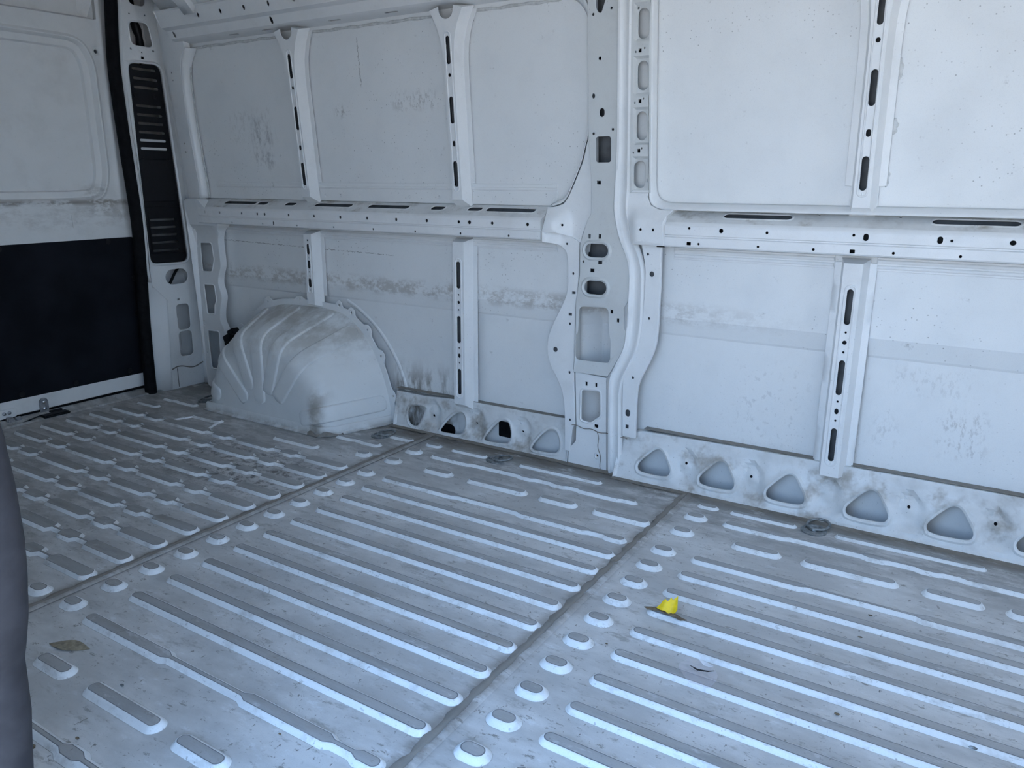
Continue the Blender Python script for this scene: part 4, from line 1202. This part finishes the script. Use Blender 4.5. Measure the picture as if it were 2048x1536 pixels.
# rubber weatherstrip of the sliding door opening at the left edge of the picture
sp = [(-1.032, .400, -.12), (-1.105, .405, .05), (-1.122, .410, .18), (-1.116, .415, .256), (-1.106, .420, .34), (-1.098, .420, .431), (-1.072, .420, .49), (-1.056, .420, .541), (-1.040, .420, .621), (-1.036, .418, .70), (-1.034, .414, .763), (-1.040, .400, .90), (-1.055, .390, 1.10), (-1.09, .40, 1.5), (-1.10, .43, 1.74)]
spp = []
for i in range(len(sp) - 1):
    for k in range(3):
        t = k / 3
        spp.append(tuple(a + (b - a) * t for a, b in zip(sp[i], sp[i + 1])))
spp.append(sp[-1])
trim_2 = tube('trim_2', spp, .0290, 'rubber_grey', None, 14)
tag(trim_2, 'dark grey rubber seal at the rear edge of the open sliding door', 'seal', kind='structure')
tube('seal_carrier', [(x - .030, y + .008, z) for x, y, z in spp], .014, 'rubber', trim_2, 10)

# ------------------------------------------------------------------ floor
rows = [[(-3.75 + (XF + 3.75) * i / 4, .30 + 2.36 * j / 4, -.012) for i in range(5)] for j in range(5)]
floor = sheet('floor', rows, 'floor', None, 40, thick=.008)
tag(floor, 'dirty white ribbed steel load floor with two cross seams', 'floor', kind='structure')
PX = ((-3.665, -2.018), (-2.006, -.834), (-.822, XF))
panels = []
for i, (x0, x1) in enumerate(PX):
    nx_, ny_ = max(4, int((x1 - x0) / .12)), 18
    zt = (0.0, 0.0015, 0.003)[i]
    V, F = [], []
    for j in range(ny_ + 1):
        for k in range(nx_ + 1):
            V.append((x0 + (x1 - x0) * k / nx_, .32 + 2.30 * j / ny_, zt))
    for j in range(ny_):
        for k in range(nx_):
            a = j * (nx_ + 1) + k
            F.append((a, a + 1, a + nx_ + 2, a + nx_ + 1))
    b0 = len(V)
    ring = [(x0, .32), (x1, .32), (x1, 2.62), (x0, 2.62)]
    for x, y in ring:
        V.append((x, y, zt))
    for x, y in ring:
        V.append((x, y, -.010))
    for k in range(4):
        k2 = (k + 1) % 4
        F.append((b0 + k, b0 + 4 + k, b0 + 4 + k2, b0 + k2))
    panels.append(finish('floor_panel', V, F, 'floor', floor, 40))

def edge_noise(i, a=.0035):
    return a * (math.sin(i * 1.3) + .6 * math.sin(i * 2.9 + 1) + .4 * math.sin(i * 5.1))
for sx in (-2.013, -.829):
    n = 120
    rows = []
    for k in range(n + 1):
        y = .32 + 2.24 * k / n
        rows.append([(sx - .013 + edge_noise(k), y, .0005), (sx - .009 + edge_noise(k), y, .0042), (sx + .001, y, .0050 + edge_noise(k * 1.7, .0004)), (sx + .008 + edge_noise(k + 40, .002), y, .0044), (sx + .011 + edge_noise(k + 40, .002), y, .0010)])
    sheet('seam_sealer', rows, 'sealer', floor, 60)
    rows = []
    for k in range(31):
        y = .32 + 2.24 * k / 30
        rows.append([(sx + a, y, z) for a, z in ((.010, .001), (.013, .0062), (.022, .0062), (.030, .0034))])
    sheet('seam_lip', rows, 'floor', floor, 60)
# sealed gutter along the side wall
for y0_, xa, xb in ((2.560, -2.25, -1.30), (2.520, -1.12, XF), (2.553, -1.34, -1.08)):
    n = 90
    rows = []
    for k in range(n + 1):
        x = xa + (xb - xa) * k / n
        e = edge_noise(k, .004)
        rows.append([(x, y0_ - .014 + e, .0030), (x, y0_ - .008 + e, .0055), (x, y0_ + .004, .0065), (x, y0_ + .030, .0070)])
    sheet('gutter_sealer', rows, 'sealer_dark', floor, 60)
# rear threshold
rows = [[(-3.662 + a, .32 + 2.1 * k / 20, z) for a, z in ((.012, .0005), (.006, .0065), (-.002, .008), (-.010, .006), (-.040, .017), (-.056, .021), (-.070, .021))] for k in range(21)]
sheet('rear_threshold', rows, 'floor', floor, 60)

# --- pressed ribs: one mesh per distinct shape, linked copies
def pad_mesh(name, top, h, run, soft=.004, topmat='floor_worn'):
    top = ccw(top)
    loops = [(grow(top, run * (1 - t)), h * f) for t, f in ((0, -.06), (.14, .045), (.34, .24), (.58, .62), (.80, .89), (1.0, .975))] + [(grow(top, -soft * .6), h)]
    V, F, fm = [], [], []
    n = len(top)
    for pts, z in loops:
        V += [(x, y, z) for x, y in pts]
    for i in range(len(loops) - 1):
        for k in range(n):
            k2 = (k + 1) % n
            F.append((i * n + k, i * n + k2, (i + 1) * n + k2, (i + 1) * n + k))
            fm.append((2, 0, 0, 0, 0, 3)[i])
    F.append(tuple((len(loops) - 1) * n + k for k in range(n)))
    fm.append(1)
    me = bpy.data.meshes.new(name)
    me.from_pydata(V, [], F)
    me.materials.append(MAT['skirt'])
    me.materials.append(MAT[topmat])
    me.materials.append(MAT['foot'])
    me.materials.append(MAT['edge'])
    for p, i in zip(me.polygons, fm):
        p.material_index = i
    me.shade_smooth()
    me.set_sharp_from_angle(angle=math.radians(60))
    return me

def place(me, name, x, y, parent, z=0.0):
    o = bpy.data.objects.new(name, me)
    COL.objects.link(o)
    o.location = (x, y, z)
    o.parent = parent
    return o

def outline(segs, x_ref=0.0, trans=.018):
    """segs: (x0, x1, halfwidth) consecutive -> closed outline with rounded ends and eased width changes"""
    up = []
    for i, (a, b, w) in enumerate(segs):
        if i == 0:
            for k in range(7):
                t = math.pi / 2 * k / 6
                up.append((a + w - w * math.cos(t), w * math.sin(t)))
        else:
            up.append((a + trans / 2, w))
        if i == len(segs) - 1:
            for k in range(7):
                t = math.pi / 2 * (1 - k / 6)
                up.append((b - w + w * math.cos(t), w * math.sin(t)))
        else:
            up.append((b - trans / 2, w))
    q = []
    for p in up:
        if not q or math.hypot(p[0] - q[-1][0], p[1] - q[-1][1]) > 1e-5:
            q.append(p)
    lo = [(x, -y) for x, y in q[::-1] if y > 1e-6]
    return [(x - x_ref, y) for x, y in q + lo]

ROW = lambda k: 1.037 + .1122 * k
HR, RUN = .0105, .0120
WT = .0135
# middle and front panels
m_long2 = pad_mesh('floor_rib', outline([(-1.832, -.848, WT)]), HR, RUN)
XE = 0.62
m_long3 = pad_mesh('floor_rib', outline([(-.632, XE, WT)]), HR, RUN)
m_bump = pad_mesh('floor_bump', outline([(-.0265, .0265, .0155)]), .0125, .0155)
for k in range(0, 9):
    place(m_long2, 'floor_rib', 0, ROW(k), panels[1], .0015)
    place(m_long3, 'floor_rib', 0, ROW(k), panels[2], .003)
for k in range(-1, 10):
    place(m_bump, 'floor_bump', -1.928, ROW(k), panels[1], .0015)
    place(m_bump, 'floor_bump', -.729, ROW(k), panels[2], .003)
TH = .0052
Y9, YA, YB, YC = 2.043, 2.199, 2.336, 2.440
sets2 = {
    Y9: [[(-1.828, -1.505, WT), (-1.505, -1.235, TH), (-1.235, -.985, WT), (-.985, -.915, TH), (-.915, -.858, WT)]],
    YA: [[(-1.752, -1.640, WT)], [(-1.548, -1.312, WT)], [(-1.240, -1.112, WT)], [(-1.030, -.842, WT)]],
    YB: [[(-1.826, -1.640, WT), (-1.640, -1.408, TH), (-1.408, -1.352, WT), (-1.352, -1.268, TH), (-1.268, -1.216, WT), (-1.216, -1.158, TH), (-1.158, -1.000, WT), (-1.000, -.945, TH)]],
    YC: [[(-1.935, -1.872, .011)], [(-1.800, -1.640, .008)], [(-1.470, -1.130, .008)]],
}
sets3 = {
    Y9: [[(-.632, -.322, WT), (-.322, -.038, TH), (-.038, XE, WT)]],
    YA: [[(-.556, -.428, WT)], [(-.350, -.110, WT)], [(-.032, .096, WT)], [(.164, .380, WT)]],
    YB: [[(-.625, -.432, WT), (-.432, -.205, TH), (-.205, -.150, WT), (-.150, -.062, TH), (-.062, -.008, WT), (-.008, .052, TH), (.052, .30, WT), (.30, .36, TH)]],
    YC: [[(-.745, -.690, .011)], [(-.632, -.432, .008)], [(-.300, .098, .008)]],
}
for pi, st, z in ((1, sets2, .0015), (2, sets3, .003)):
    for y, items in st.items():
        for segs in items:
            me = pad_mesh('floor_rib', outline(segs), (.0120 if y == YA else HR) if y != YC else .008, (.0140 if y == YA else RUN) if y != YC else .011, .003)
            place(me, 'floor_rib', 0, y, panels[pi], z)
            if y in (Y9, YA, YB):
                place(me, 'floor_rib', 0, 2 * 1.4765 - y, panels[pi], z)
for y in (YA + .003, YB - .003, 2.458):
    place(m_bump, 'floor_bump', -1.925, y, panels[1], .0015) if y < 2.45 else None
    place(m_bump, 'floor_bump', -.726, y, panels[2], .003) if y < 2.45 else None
# rear panel: alternating wide, waist and short hexagonal pressings
RW, RN = .0205, .0035
segr = [(-3.560, -3.335, RW), (-3.335, -3.290, RN), (-3.290, -3.195, RW), (-3.195, -3.155, RN), (-3.155, -2.860, RW), (-2.860, -2.803, RN), (-2.803, -2.714, RW), (-2.714, -2.655, RN), (-2.655, -2.440, RW),
        (-2.440, -2.377, RN), (-2.377, -2.301, RW), (-2.301, -2.231, RN), (-2.231, -2.033, RW)]
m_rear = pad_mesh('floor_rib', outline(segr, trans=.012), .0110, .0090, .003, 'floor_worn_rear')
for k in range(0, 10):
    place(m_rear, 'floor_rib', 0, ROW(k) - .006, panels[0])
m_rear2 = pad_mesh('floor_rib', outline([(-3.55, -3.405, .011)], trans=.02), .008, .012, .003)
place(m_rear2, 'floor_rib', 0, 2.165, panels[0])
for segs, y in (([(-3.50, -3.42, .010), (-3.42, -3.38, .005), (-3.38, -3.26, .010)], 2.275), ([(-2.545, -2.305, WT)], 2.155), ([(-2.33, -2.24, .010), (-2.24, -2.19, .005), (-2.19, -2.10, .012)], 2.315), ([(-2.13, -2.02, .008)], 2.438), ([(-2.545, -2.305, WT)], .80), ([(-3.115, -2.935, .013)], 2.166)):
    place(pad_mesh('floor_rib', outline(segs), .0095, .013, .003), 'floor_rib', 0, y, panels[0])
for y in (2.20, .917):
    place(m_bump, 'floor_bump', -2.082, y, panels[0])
# stamped arrow-like pressing in front of the wheel arch
for (a, b) in (((-3.15, 2.06), (-3.112, 2.155)), ((-2.94, 2.165), (-2.90, 2.08))):
    tube('pressed_line', [(a[0] + (b[0] - a[0]) * t / 6, a[1] + (b[1] - a[1]) * t / 6, .001) for t in range(7)], .006, 'skirt', panels[0], 8)

# ------------------------------------------------------------------ wheel arch
WO = [(-3.280, -.01), (-3.262, .15), (-3.215, .31), (-3.125, .435), (-2.985, .492), (-2.80, .506), (-2.62, .502), (-2.515, .478), (-2.402, .390), (-2.316, .240), (-2.270, .08), (-2.263, -.01)]
FO = [(-3.175, -.01), (-3.150, .12), (-3.085, .262), (-2.990, .355), (-2.890, .392), (-2.785, .400), (-2.680, .386), (-2.585, .350), (-2.500, .285), (-2.424, .190), (-2.388, .080), (-2.382, -.01)]
def spline(P, t):
    n = len(P) - 1
    x = t * n
    i = min(int(x), n - 1)
    f = x - i
    p = [P[max(i - 1, 0)], P[i], P[i + 1], P[min(i + 2, n)]]
    return tuple(.5 * (2 * p[1][d] + (p[2][d] - p[0][d]) * f + (2 * p[0][d] - 5 * p[1][d] + 4 * p[2][d] - p[3][d]) * f * f + (3 * p[1][d] - p[0][d] - 3 * p[2][d] + p[3][d]) * f ** 3) for d in (0, 1))
OC = Vector((-2.775, 2.272, -.01))
def arch_path(t):
    w = spline(WO, t)
    f = spline(FO, t)
    A = Vector((w[0], 2.604, w[1]))
    B = Vector((f[0], 2.276 + .050 * max(0, f[1]), f[1]))
    C = OC.copy()
    return A, B, C
def arch_pt(t, s):
    """s 0..1 wall to shoulder, 1..2 shoulder to middle of the face; rounded at the shoulder"""
    A, B, C = arch_path(max(0, min(1, t)))
    la, lc = (A - B).length, (C - B).length
    ra, rc = min(.068, la * .45) / la, min(.068, lc * .45) / lc
    if s < 1 - ra:
        return A.lerp(B, s)
    if s > 1 + rc:
        return B.lerp(C, s - 1)
    k = (s - (1 - ra)) / (ra + rc)
    p0, p2 = B.lerp(A, ra), B.lerp(C, rc)
    return p0 * (1 - k) ** 2 + B * (2 * k * (1 - k)) + p2 * k * k
def arch_nrm(t, s):
    e = .004
    dt = arch_pt(min(1, t + e), s) - arch_pt(max(0, t - e), s)
    ds = arch_pt(t, min(1.97, s + e)) - arch_pt(t, max(0, s - e))
    n = dt.cross(ds)
    n.normalize()
    if n.dot(arch_pt(t, s) - Vector((-2.77, 2.60, .02))) < 0:
        n = -n
    return n
arch = empty('wheel_arch', (0, 0, 0))
tag(arch, 'white sheet metal wheel arch box with radiating pressed ribs, dusty on top', 'wheel arch')
ss = [k / 14 * .74 for k in range(14)] + [.74 + k / 22 * .56 for k in range(22)] + [1.30 + k / 14 * .70 for k in range(15)]
rows = []
for s in ss:
    rows.append([arch_pt(k / 90, s) for k in range(91)])
shell = sheet('shell', rows, 'arch', arch, 80)
def arch_rib(t0, s0, s1, hw, lift=.0080, name='rib'):
    n = 46
    rows = []
    for i in range(n + 1):
        f = i / n
        s = s0 + (s1 - s0) * f
        dt = (arch_pt(t0 + .004, s) - arch_pt(t0 - .004, s)).length / .008
        p0 = arch_pt(t0, s0)
        d_end = (arch_pt(t0, s1) - arch_pt(t0, s)).length
        d_st = (arch_pt(t0, s0) - arch_pt(t0, s)).length
        d = min(d_end, d_st)
        w = hw * (math.sqrt(max(0, 1 - (1 - d / hw) ** 2)) if d < hw else 1.0)
        w = max(w, .0015)
        hgt = lift * sstep(d / .012)
        row = []
        for a, h in ((-w - .0055, -.0015), (-w - .003, hgt * .30), (-w + .0005, hgt * .93), (-w + .004, hgt), (-w * .3, hgt), (w * .3, hgt), (w - .004, hgt), (w - .0005, hgt * .93), (w + .003, hgt * .30), (w + .0055, -.0015)):
            t = t0 + a / dt
            row.append(arch_pt(t, s) + arch_nrm(t, s) * h)
        rows.append(row)
    return sheet(name, rows, 'arch', arch, 70)
# rib centres along the outline parameter
for t0, s0, s1, hw in ((.195, .30, 1.66, .030), (.315, .06, 1.60, .029), (.440, .06, 1.76, .031), (.560, .06, 1.62, .031), (.690, .06, 1.60, .036), (.897, .07, 1.36, .033), (.085, .20, 1.24, .030)):
    arch_rib(t0, s0, s1, hw)
# flange with tabs against the side wall
base = [spline(WO, .03 + .965 * k / 110) for k in range(111)]
tabs = {6: .012, 17: .018, 24: .022, 34: .020, 47: .012, 52: .012, 63: .020, 70: .022, 78: .020, 86: .020, 97: .012, 104: .010}
def outward(i):
    a, b = base[max(0, i - 1)], base[min(110, i + 1)]
    dx, dz = b[0] - a[0], b[1] - a[1]
    l = math.hypot(dx, dz)
    return (-dz / l, dx / l)
outp, inp = [], []
for i, p in enumerate(base):
    o = outward(i)
    w = .025
    for c, a in tabs.items():
        w += (a + .004) * math.exp(-((i - c) / 1.6) ** 4)
    outp.append((p[0] + o[0] * w, max(-.005, p[1] + o[1] * w)))
    inp.append((p[0] - o[0] * .012, p[1] - o[1] * .012))
fh = []
for c, a in tabs.items():
    o = outward(c)
    p = base[c]
    if c in (24, 63, 70):
        fh.append((rr(p[0] + o[0] * .027, p[1] + o[1] * .027, .0055, .0065, .001, 3), None))
    else:
        fh.append((ell(p[0] + o[0] * .026, p[1] + o[1] * .026, .0042, .0042, 10), None))
plate('flange', outp + inp[::-1], fh, lambda u, v, w: (u, 2.594 - w, v), 'frame', arch, .004, .0012)
# foot flange on the floor
path = [arch_pt(0.0, s) for s in [i / 20 for i in range(21)]] 
path2 = [arch_pt(1.0, s) for s in [i / 20 for i in range(21)]]
line = [(p.x, p.y) for p in path] + [(-3.17 + .77 * k / 20, 2.2755) for k in range(21)] + [(p.x, p.y) for p in path2[::-1]]
rows = []
for off, z in ((.004, .040), (-.003, .036), (-.004, .008), (-.016, .005), (-.020, .001)):
    rows.append([])
    for i, (x, y) in enumerate(line):
        a, b = line[max(0, i - 1)], line[min(len(line) - 1, i + 1)]
        dx, dy = b[0] - a[0], b[1] - a[1]
        l = math.hypot(dx, dy) or 1
        nx_, ny_ = -dy / l, dx / l
        rows[-1].append((x + nx_ * off, y + ny_ * off, z))
sheet('foot_flange', rows, 'arch', arch, 70, thick=.002)
# sealer smear at the front corner of the arch foot
rows = [[(-2.46 + .14 * i / 14, 2.262 + .012 * sstep((i - 6) / 8) * 6 - (.012 - .012 * j / 3), .004 + .030 * (1 - abs(j - 1.5) / 1.5) * (.6 + .4 * math.sin(i * .9)) * (1 if j < 3 else .3)) for j in range(4)] for i in range(15)]
sheet('sealer_smear', rows, 'sealer', arch, 70)

# black wiring plug beside the arch
plug = empty('wiring_plug', (0, 0, 0))
tag(plug, 'small black wiring plug poking out behind the wheel arch', 'plug')
ry = Matrix.Rotation(math.radians(-25), 3, 'Y')
bevel_box('plug_body', (-3.345, 2.53, .275), (-3.280, 2.585, .315), 'black_plastic', plug, .005, ry)
bevel_box('plug_clip', (-3.315, 2.535, .312), (-3.266, 2.58, .342), 'black_plastic', plug, .004, ry)
bevel_box('plug_tab', (-3.350, 2.54, .235), (-3.320, 2.575, .278), 'black_plastic', plug, .004)
tube('cable', [(-3.33, 2.56, .25), (-3.335, 2.565, .19), (-3.33, 2.57, .12), (-3.335, 2.575, .04)], .008, 'black_plastic', plug, 8)

# ------------------------------------------------------------------ lashing rings
def lashing(x, y, z, ang, lift, label):
    e = empty('lashing_ring', (x, y, z))
    tag(e, label, 'lashing ring', 'lashing rings along the side wall')
    lathe('base_cup', [(.040, 0), (.040, .004), (.036, .008), (.028, .009), (.025, .005), (.016, .005), (.014, .012), (.006, .013), (.001, .011)], (0, 0, 0), (0, 0, 1), 'zinc', e, 24)
    pts = []
    for k in range(28):
        a = 2 * math.pi * k / 28
        r = .038
        lx, ly = .030 + r * math.cos(a), r * .86 * math.sin(a)
        px, pz = lx * math.cos(lift), .010 + max(0, lx) * math.sin(lift)
        pts.append((px * math.cos(ang) - ly * math.sin(ang), px * math.sin(ang) + ly * math.cos(ang), pz))
    tube('ring', pts, .0048, 'zinc', e, 8, True)
    return e
lashing(-.372, 2.445, .003, math.radians(75), .10, 'zinc lashing ring on the floor by the right hand wall strut')
lashing(-1.590, 2.438, .0015, math.radians(8), .12, 'zinc lashing ring lying open beside the middle pillar and rear sill openings')
lashing(-2.186, 2.420, 0, math.radians(60), .05, 'zinc lashing ring folded flat at the front corner of the wheel arch')
lashing(-3.300, 2.365, 0, math.radians(80), .05, 'zinc lashing ring half hidden behind the rear of the wheel arch')

# ------------------------------------------------------------------ striker block and cable at the rear threshold
sk = empty('striker_block', (0, 0, 0))
tag(sk, 'flat black striker block with trailing cable under the rear door latch', 'striker')
bevel_box('block', (-3.695, 1.750, .0), (-3.648, 1.872, .016), 'black_plastic', sk, .005)
bevel_box('block_rim', (-3.708, 1.80, .012), (-3.690, 1.86, .024), 'black_plastic', sk, .004)
tube('cable', chaikin([(-3.69, 1.76, .012), (-3.685, 1.72, .008), (-3.672, 1.68, .004), (-3.664, 1.655, .003)], 2, False), .005, 'black_plastic', sk, 8)

# ------------------------------------------------------------------ litter on the floor
def flake(name, pts, mat, h, parent=None, z0=.006):
    """thin bent polygon, h(x,y) gives its height"""
    p = ccw(pts)
    return plate(name, p, (), lambda u, v, w: (u, v, z0 + h(u, v) + w), mat, parent, .0012, .0003, .006)

# yellow scrap: a crumpled zigzag fan, standing on its lower edge
cx, cy = -.586, 1.698
yz = [(-.034, .000), (-.024, .016), (-.020, .028), (-.014, .037), (-.006, .031), (.000, .043), (.004, .036), (.014, .050), (.021, .034), (.028, .018), (.024, .006), (.020, .004), (.014, -.008), (.004, -.003), (-.004, .004), (-.018, .002)]
def ym(u, v, w):
    fold = .005 * math.sin(u * 150) + .55 * v
    ux, uy = .93, .36
    return (cx + u * ux - (fold + w) * uy * -1 * .4, cy + u * uy * -.2 + fold + w * .9, .0175 + .004 + v * .74)
ys = plate('yellow_scrap', yz, (), ym, 'yellow', None, .0010, .0003, .006)
tag(ys, 'small crumpled bright yellow paper scrap standing on a floor rib', 'paper scrap')
bl = flake('brown_leaf', [(cx + a, cy + b) for a, b in ((-.062, .002), (-.045, .010), (-.02, .012), (.01, .006), (.04, .004), (.056, -.004), (.040, -.010), (.01, -.006), (-.02, .000), (-.05, -.005))], 'brown_leaf', lambda u, v: .004 + .003 * math.sin(u * 130), None, .0155)
tag(bl, 'curled brown dry leaf lying under the yellow scrap', 'leaf')
def px_floor(px, py, z=0.0):
    r = R3 @ Vector((px - 1024, -(py - 768), -1535))
    t = (z - 1.08) / r.z
    return (r.x * t, r.y * t)
lf = []
for k in range(11):
    u = -1 + 2 * k / 10
    lf.append((u, (1 - abs(u) ** 1.7) * .019))
lf = lf + [(u, -w) for u, w in lf[::-1] if w > 1e-6]
lf = [(-1.748 + u * .052 - w * .35, .815 + u * .020 + w) for u, w in lf]
dl = flake('dry_leaf', lf, 'dry_leaf', lambda u, v: .002 + .002 * math.sin(u * 60), None, .003)
tag(dl, 'flat tan dry leaf beside the grey door seal', 'leaf')
fx, fy = px_floor(1395, 1347, .012)
film = empty('plastic_film', (0, 0, 0))
tag(film, 'crushed piece of clear plastic film lying across two floor ribs', 'plastic film')
fp = chaikin([(fx - .040, fy + .030), (fx - .005, fy + .050), (fx + .030, fy + .030), (fx + .050, fy - .005), (fx + .040, fy - .045), (fx + .005, fy - .050), (fx - .020, fy - .030), (fx - .050, fy + .000)], 1)
flake('film_sheet', fp, 'film', lambda u, v: .004 + .003 * math.sin(u * 120 + v * 70), film, .014)
flake('white_fragment', [(fx - .012, fy + .042), (fx + .008, fy + .044), (fx + .026, fy + .030), (fx + .022, fy + .025), (fx + .004, fy + .030)], 'paper', lambda u, v: .008 + .004 * math.sin(u * 90), film, .014)
flake('dark_sliver', [(fx - .020, fy + .004), (fx + .000, fy - .000), (fx + .022, fy + .006), (fx + .034, fy + .014), (fx + .022, fy + .002), (fx + .000, fy - .005)], 'black_plastic', lambda u, v: .010, film, .014)
bx, by = px_floor(1149, 1266, .014)
bc = empty('black_clip', (0, 0, 0))
tag(bc, 'tiny broken black plastic clip lying against a floor bump', 'clip')
bevel_box('clip_head', (bx + .002, by - .006, .006), (bx + .013, by + .006, .014), 'black_plastic', bc, .002, Matrix.Rotation(.5, 3, 'Z'))
bevel_box('clip_tail', (bx - .016, by - .006, .005), (bx + .004, by + .001, .009), 'black_plastic', bc, .0015, Matrix.Rotation(.35, 3, 'Z'))
grit = [(155, 1478, .006, 'brown_leaf'), (66, 1495, .008, 'brown_leaf'), (54, 1468, .006, 'brown_leaf'), (244, 1372, .006, 'zinc'), (1720, 1276, .005, 'brown_leaf'), (1740, 1232, .005, 'brown_leaf'), (1945, 1497, .008, 'zinc'), (1674, 1430, .006, 'brown_leaf'), (1213, 1289, .004, 'brown_leaf'),
        (525, 1405, .005, 'zinc'), (560, 1470, .004, 'brown_leaf')]
LBL = ['brown fleck of debris beside the lowest left floor bump', 'dark brown crumb near the bottom left seal, lower of two', 'dark brown crumb near the bottom left seal, upper of two', 'small dark crumb a little right of the tan dry leaf', 'small brown crumb on the right floor panel between ribs',
       'small brown crumb just above another on the right floor panel', 'dark splinter on a rib at the bottom right', 'brown crumb between ribs at the lower right', 'tiny brown crumb beside the row of front bumps', 'tiny dark crumb on the near floor between ribs', 'tiny brown crumb at the lower middle of the floor']
for (px, py, r, mt), lb in zip(grit, LBL):
    gx, gy = px_floor(px, py, .004)
    V, F = [], []
    bm = bmesh.new()
    bmesh.ops.create_icosphere(bm, subdivisions=1, radius=r)
    for v in bm.verts:
        v.co = Vector((gx + v.co.x * (1 + random.uniform(-.3, .5)), gy + v.co.y * random.uniform(.4, .8), .0035 + .003 + v.co.z * random.uniform(.3, .5)))
    bm.verts.index_update()
    g = finish('debris_crumb', [v.co.copy() for v in bm.verts], [tuple(v.index for v in f.verts) for f in bm.faces], mt, None, 0)
    bm.free()
    tag(g, lb, 'debris', 'crumbs of dirt on the floor')

# ------------------------------------------------------------------ paving outside
rows = [[(-60 + 120 * i / 6, -60 + 120 * j / 6, -.72) for i in range(7)] for j in range(7)]
ground = sheet('ground', rows, 'asphalt', None, 40)
tag(ground, 'grey paved ground outside the van', 'ground', kind='structure')

# ------------------------------------------------------------------ drawing units -> metres
done = set()
for o in list(SC.objects):
    if o.type == 'MESH' and o.data.name not in done:
        done.add(o.data.name)
        o.data.transform(Matrix.Scale(S, 4))
    if o.type not in ('CAMERA', 'LIGHT'):
        o.location = o.location * S
        for md in o.modifiers:
            if md.type == 'SOLIDIFY':
                md.thickness *= S
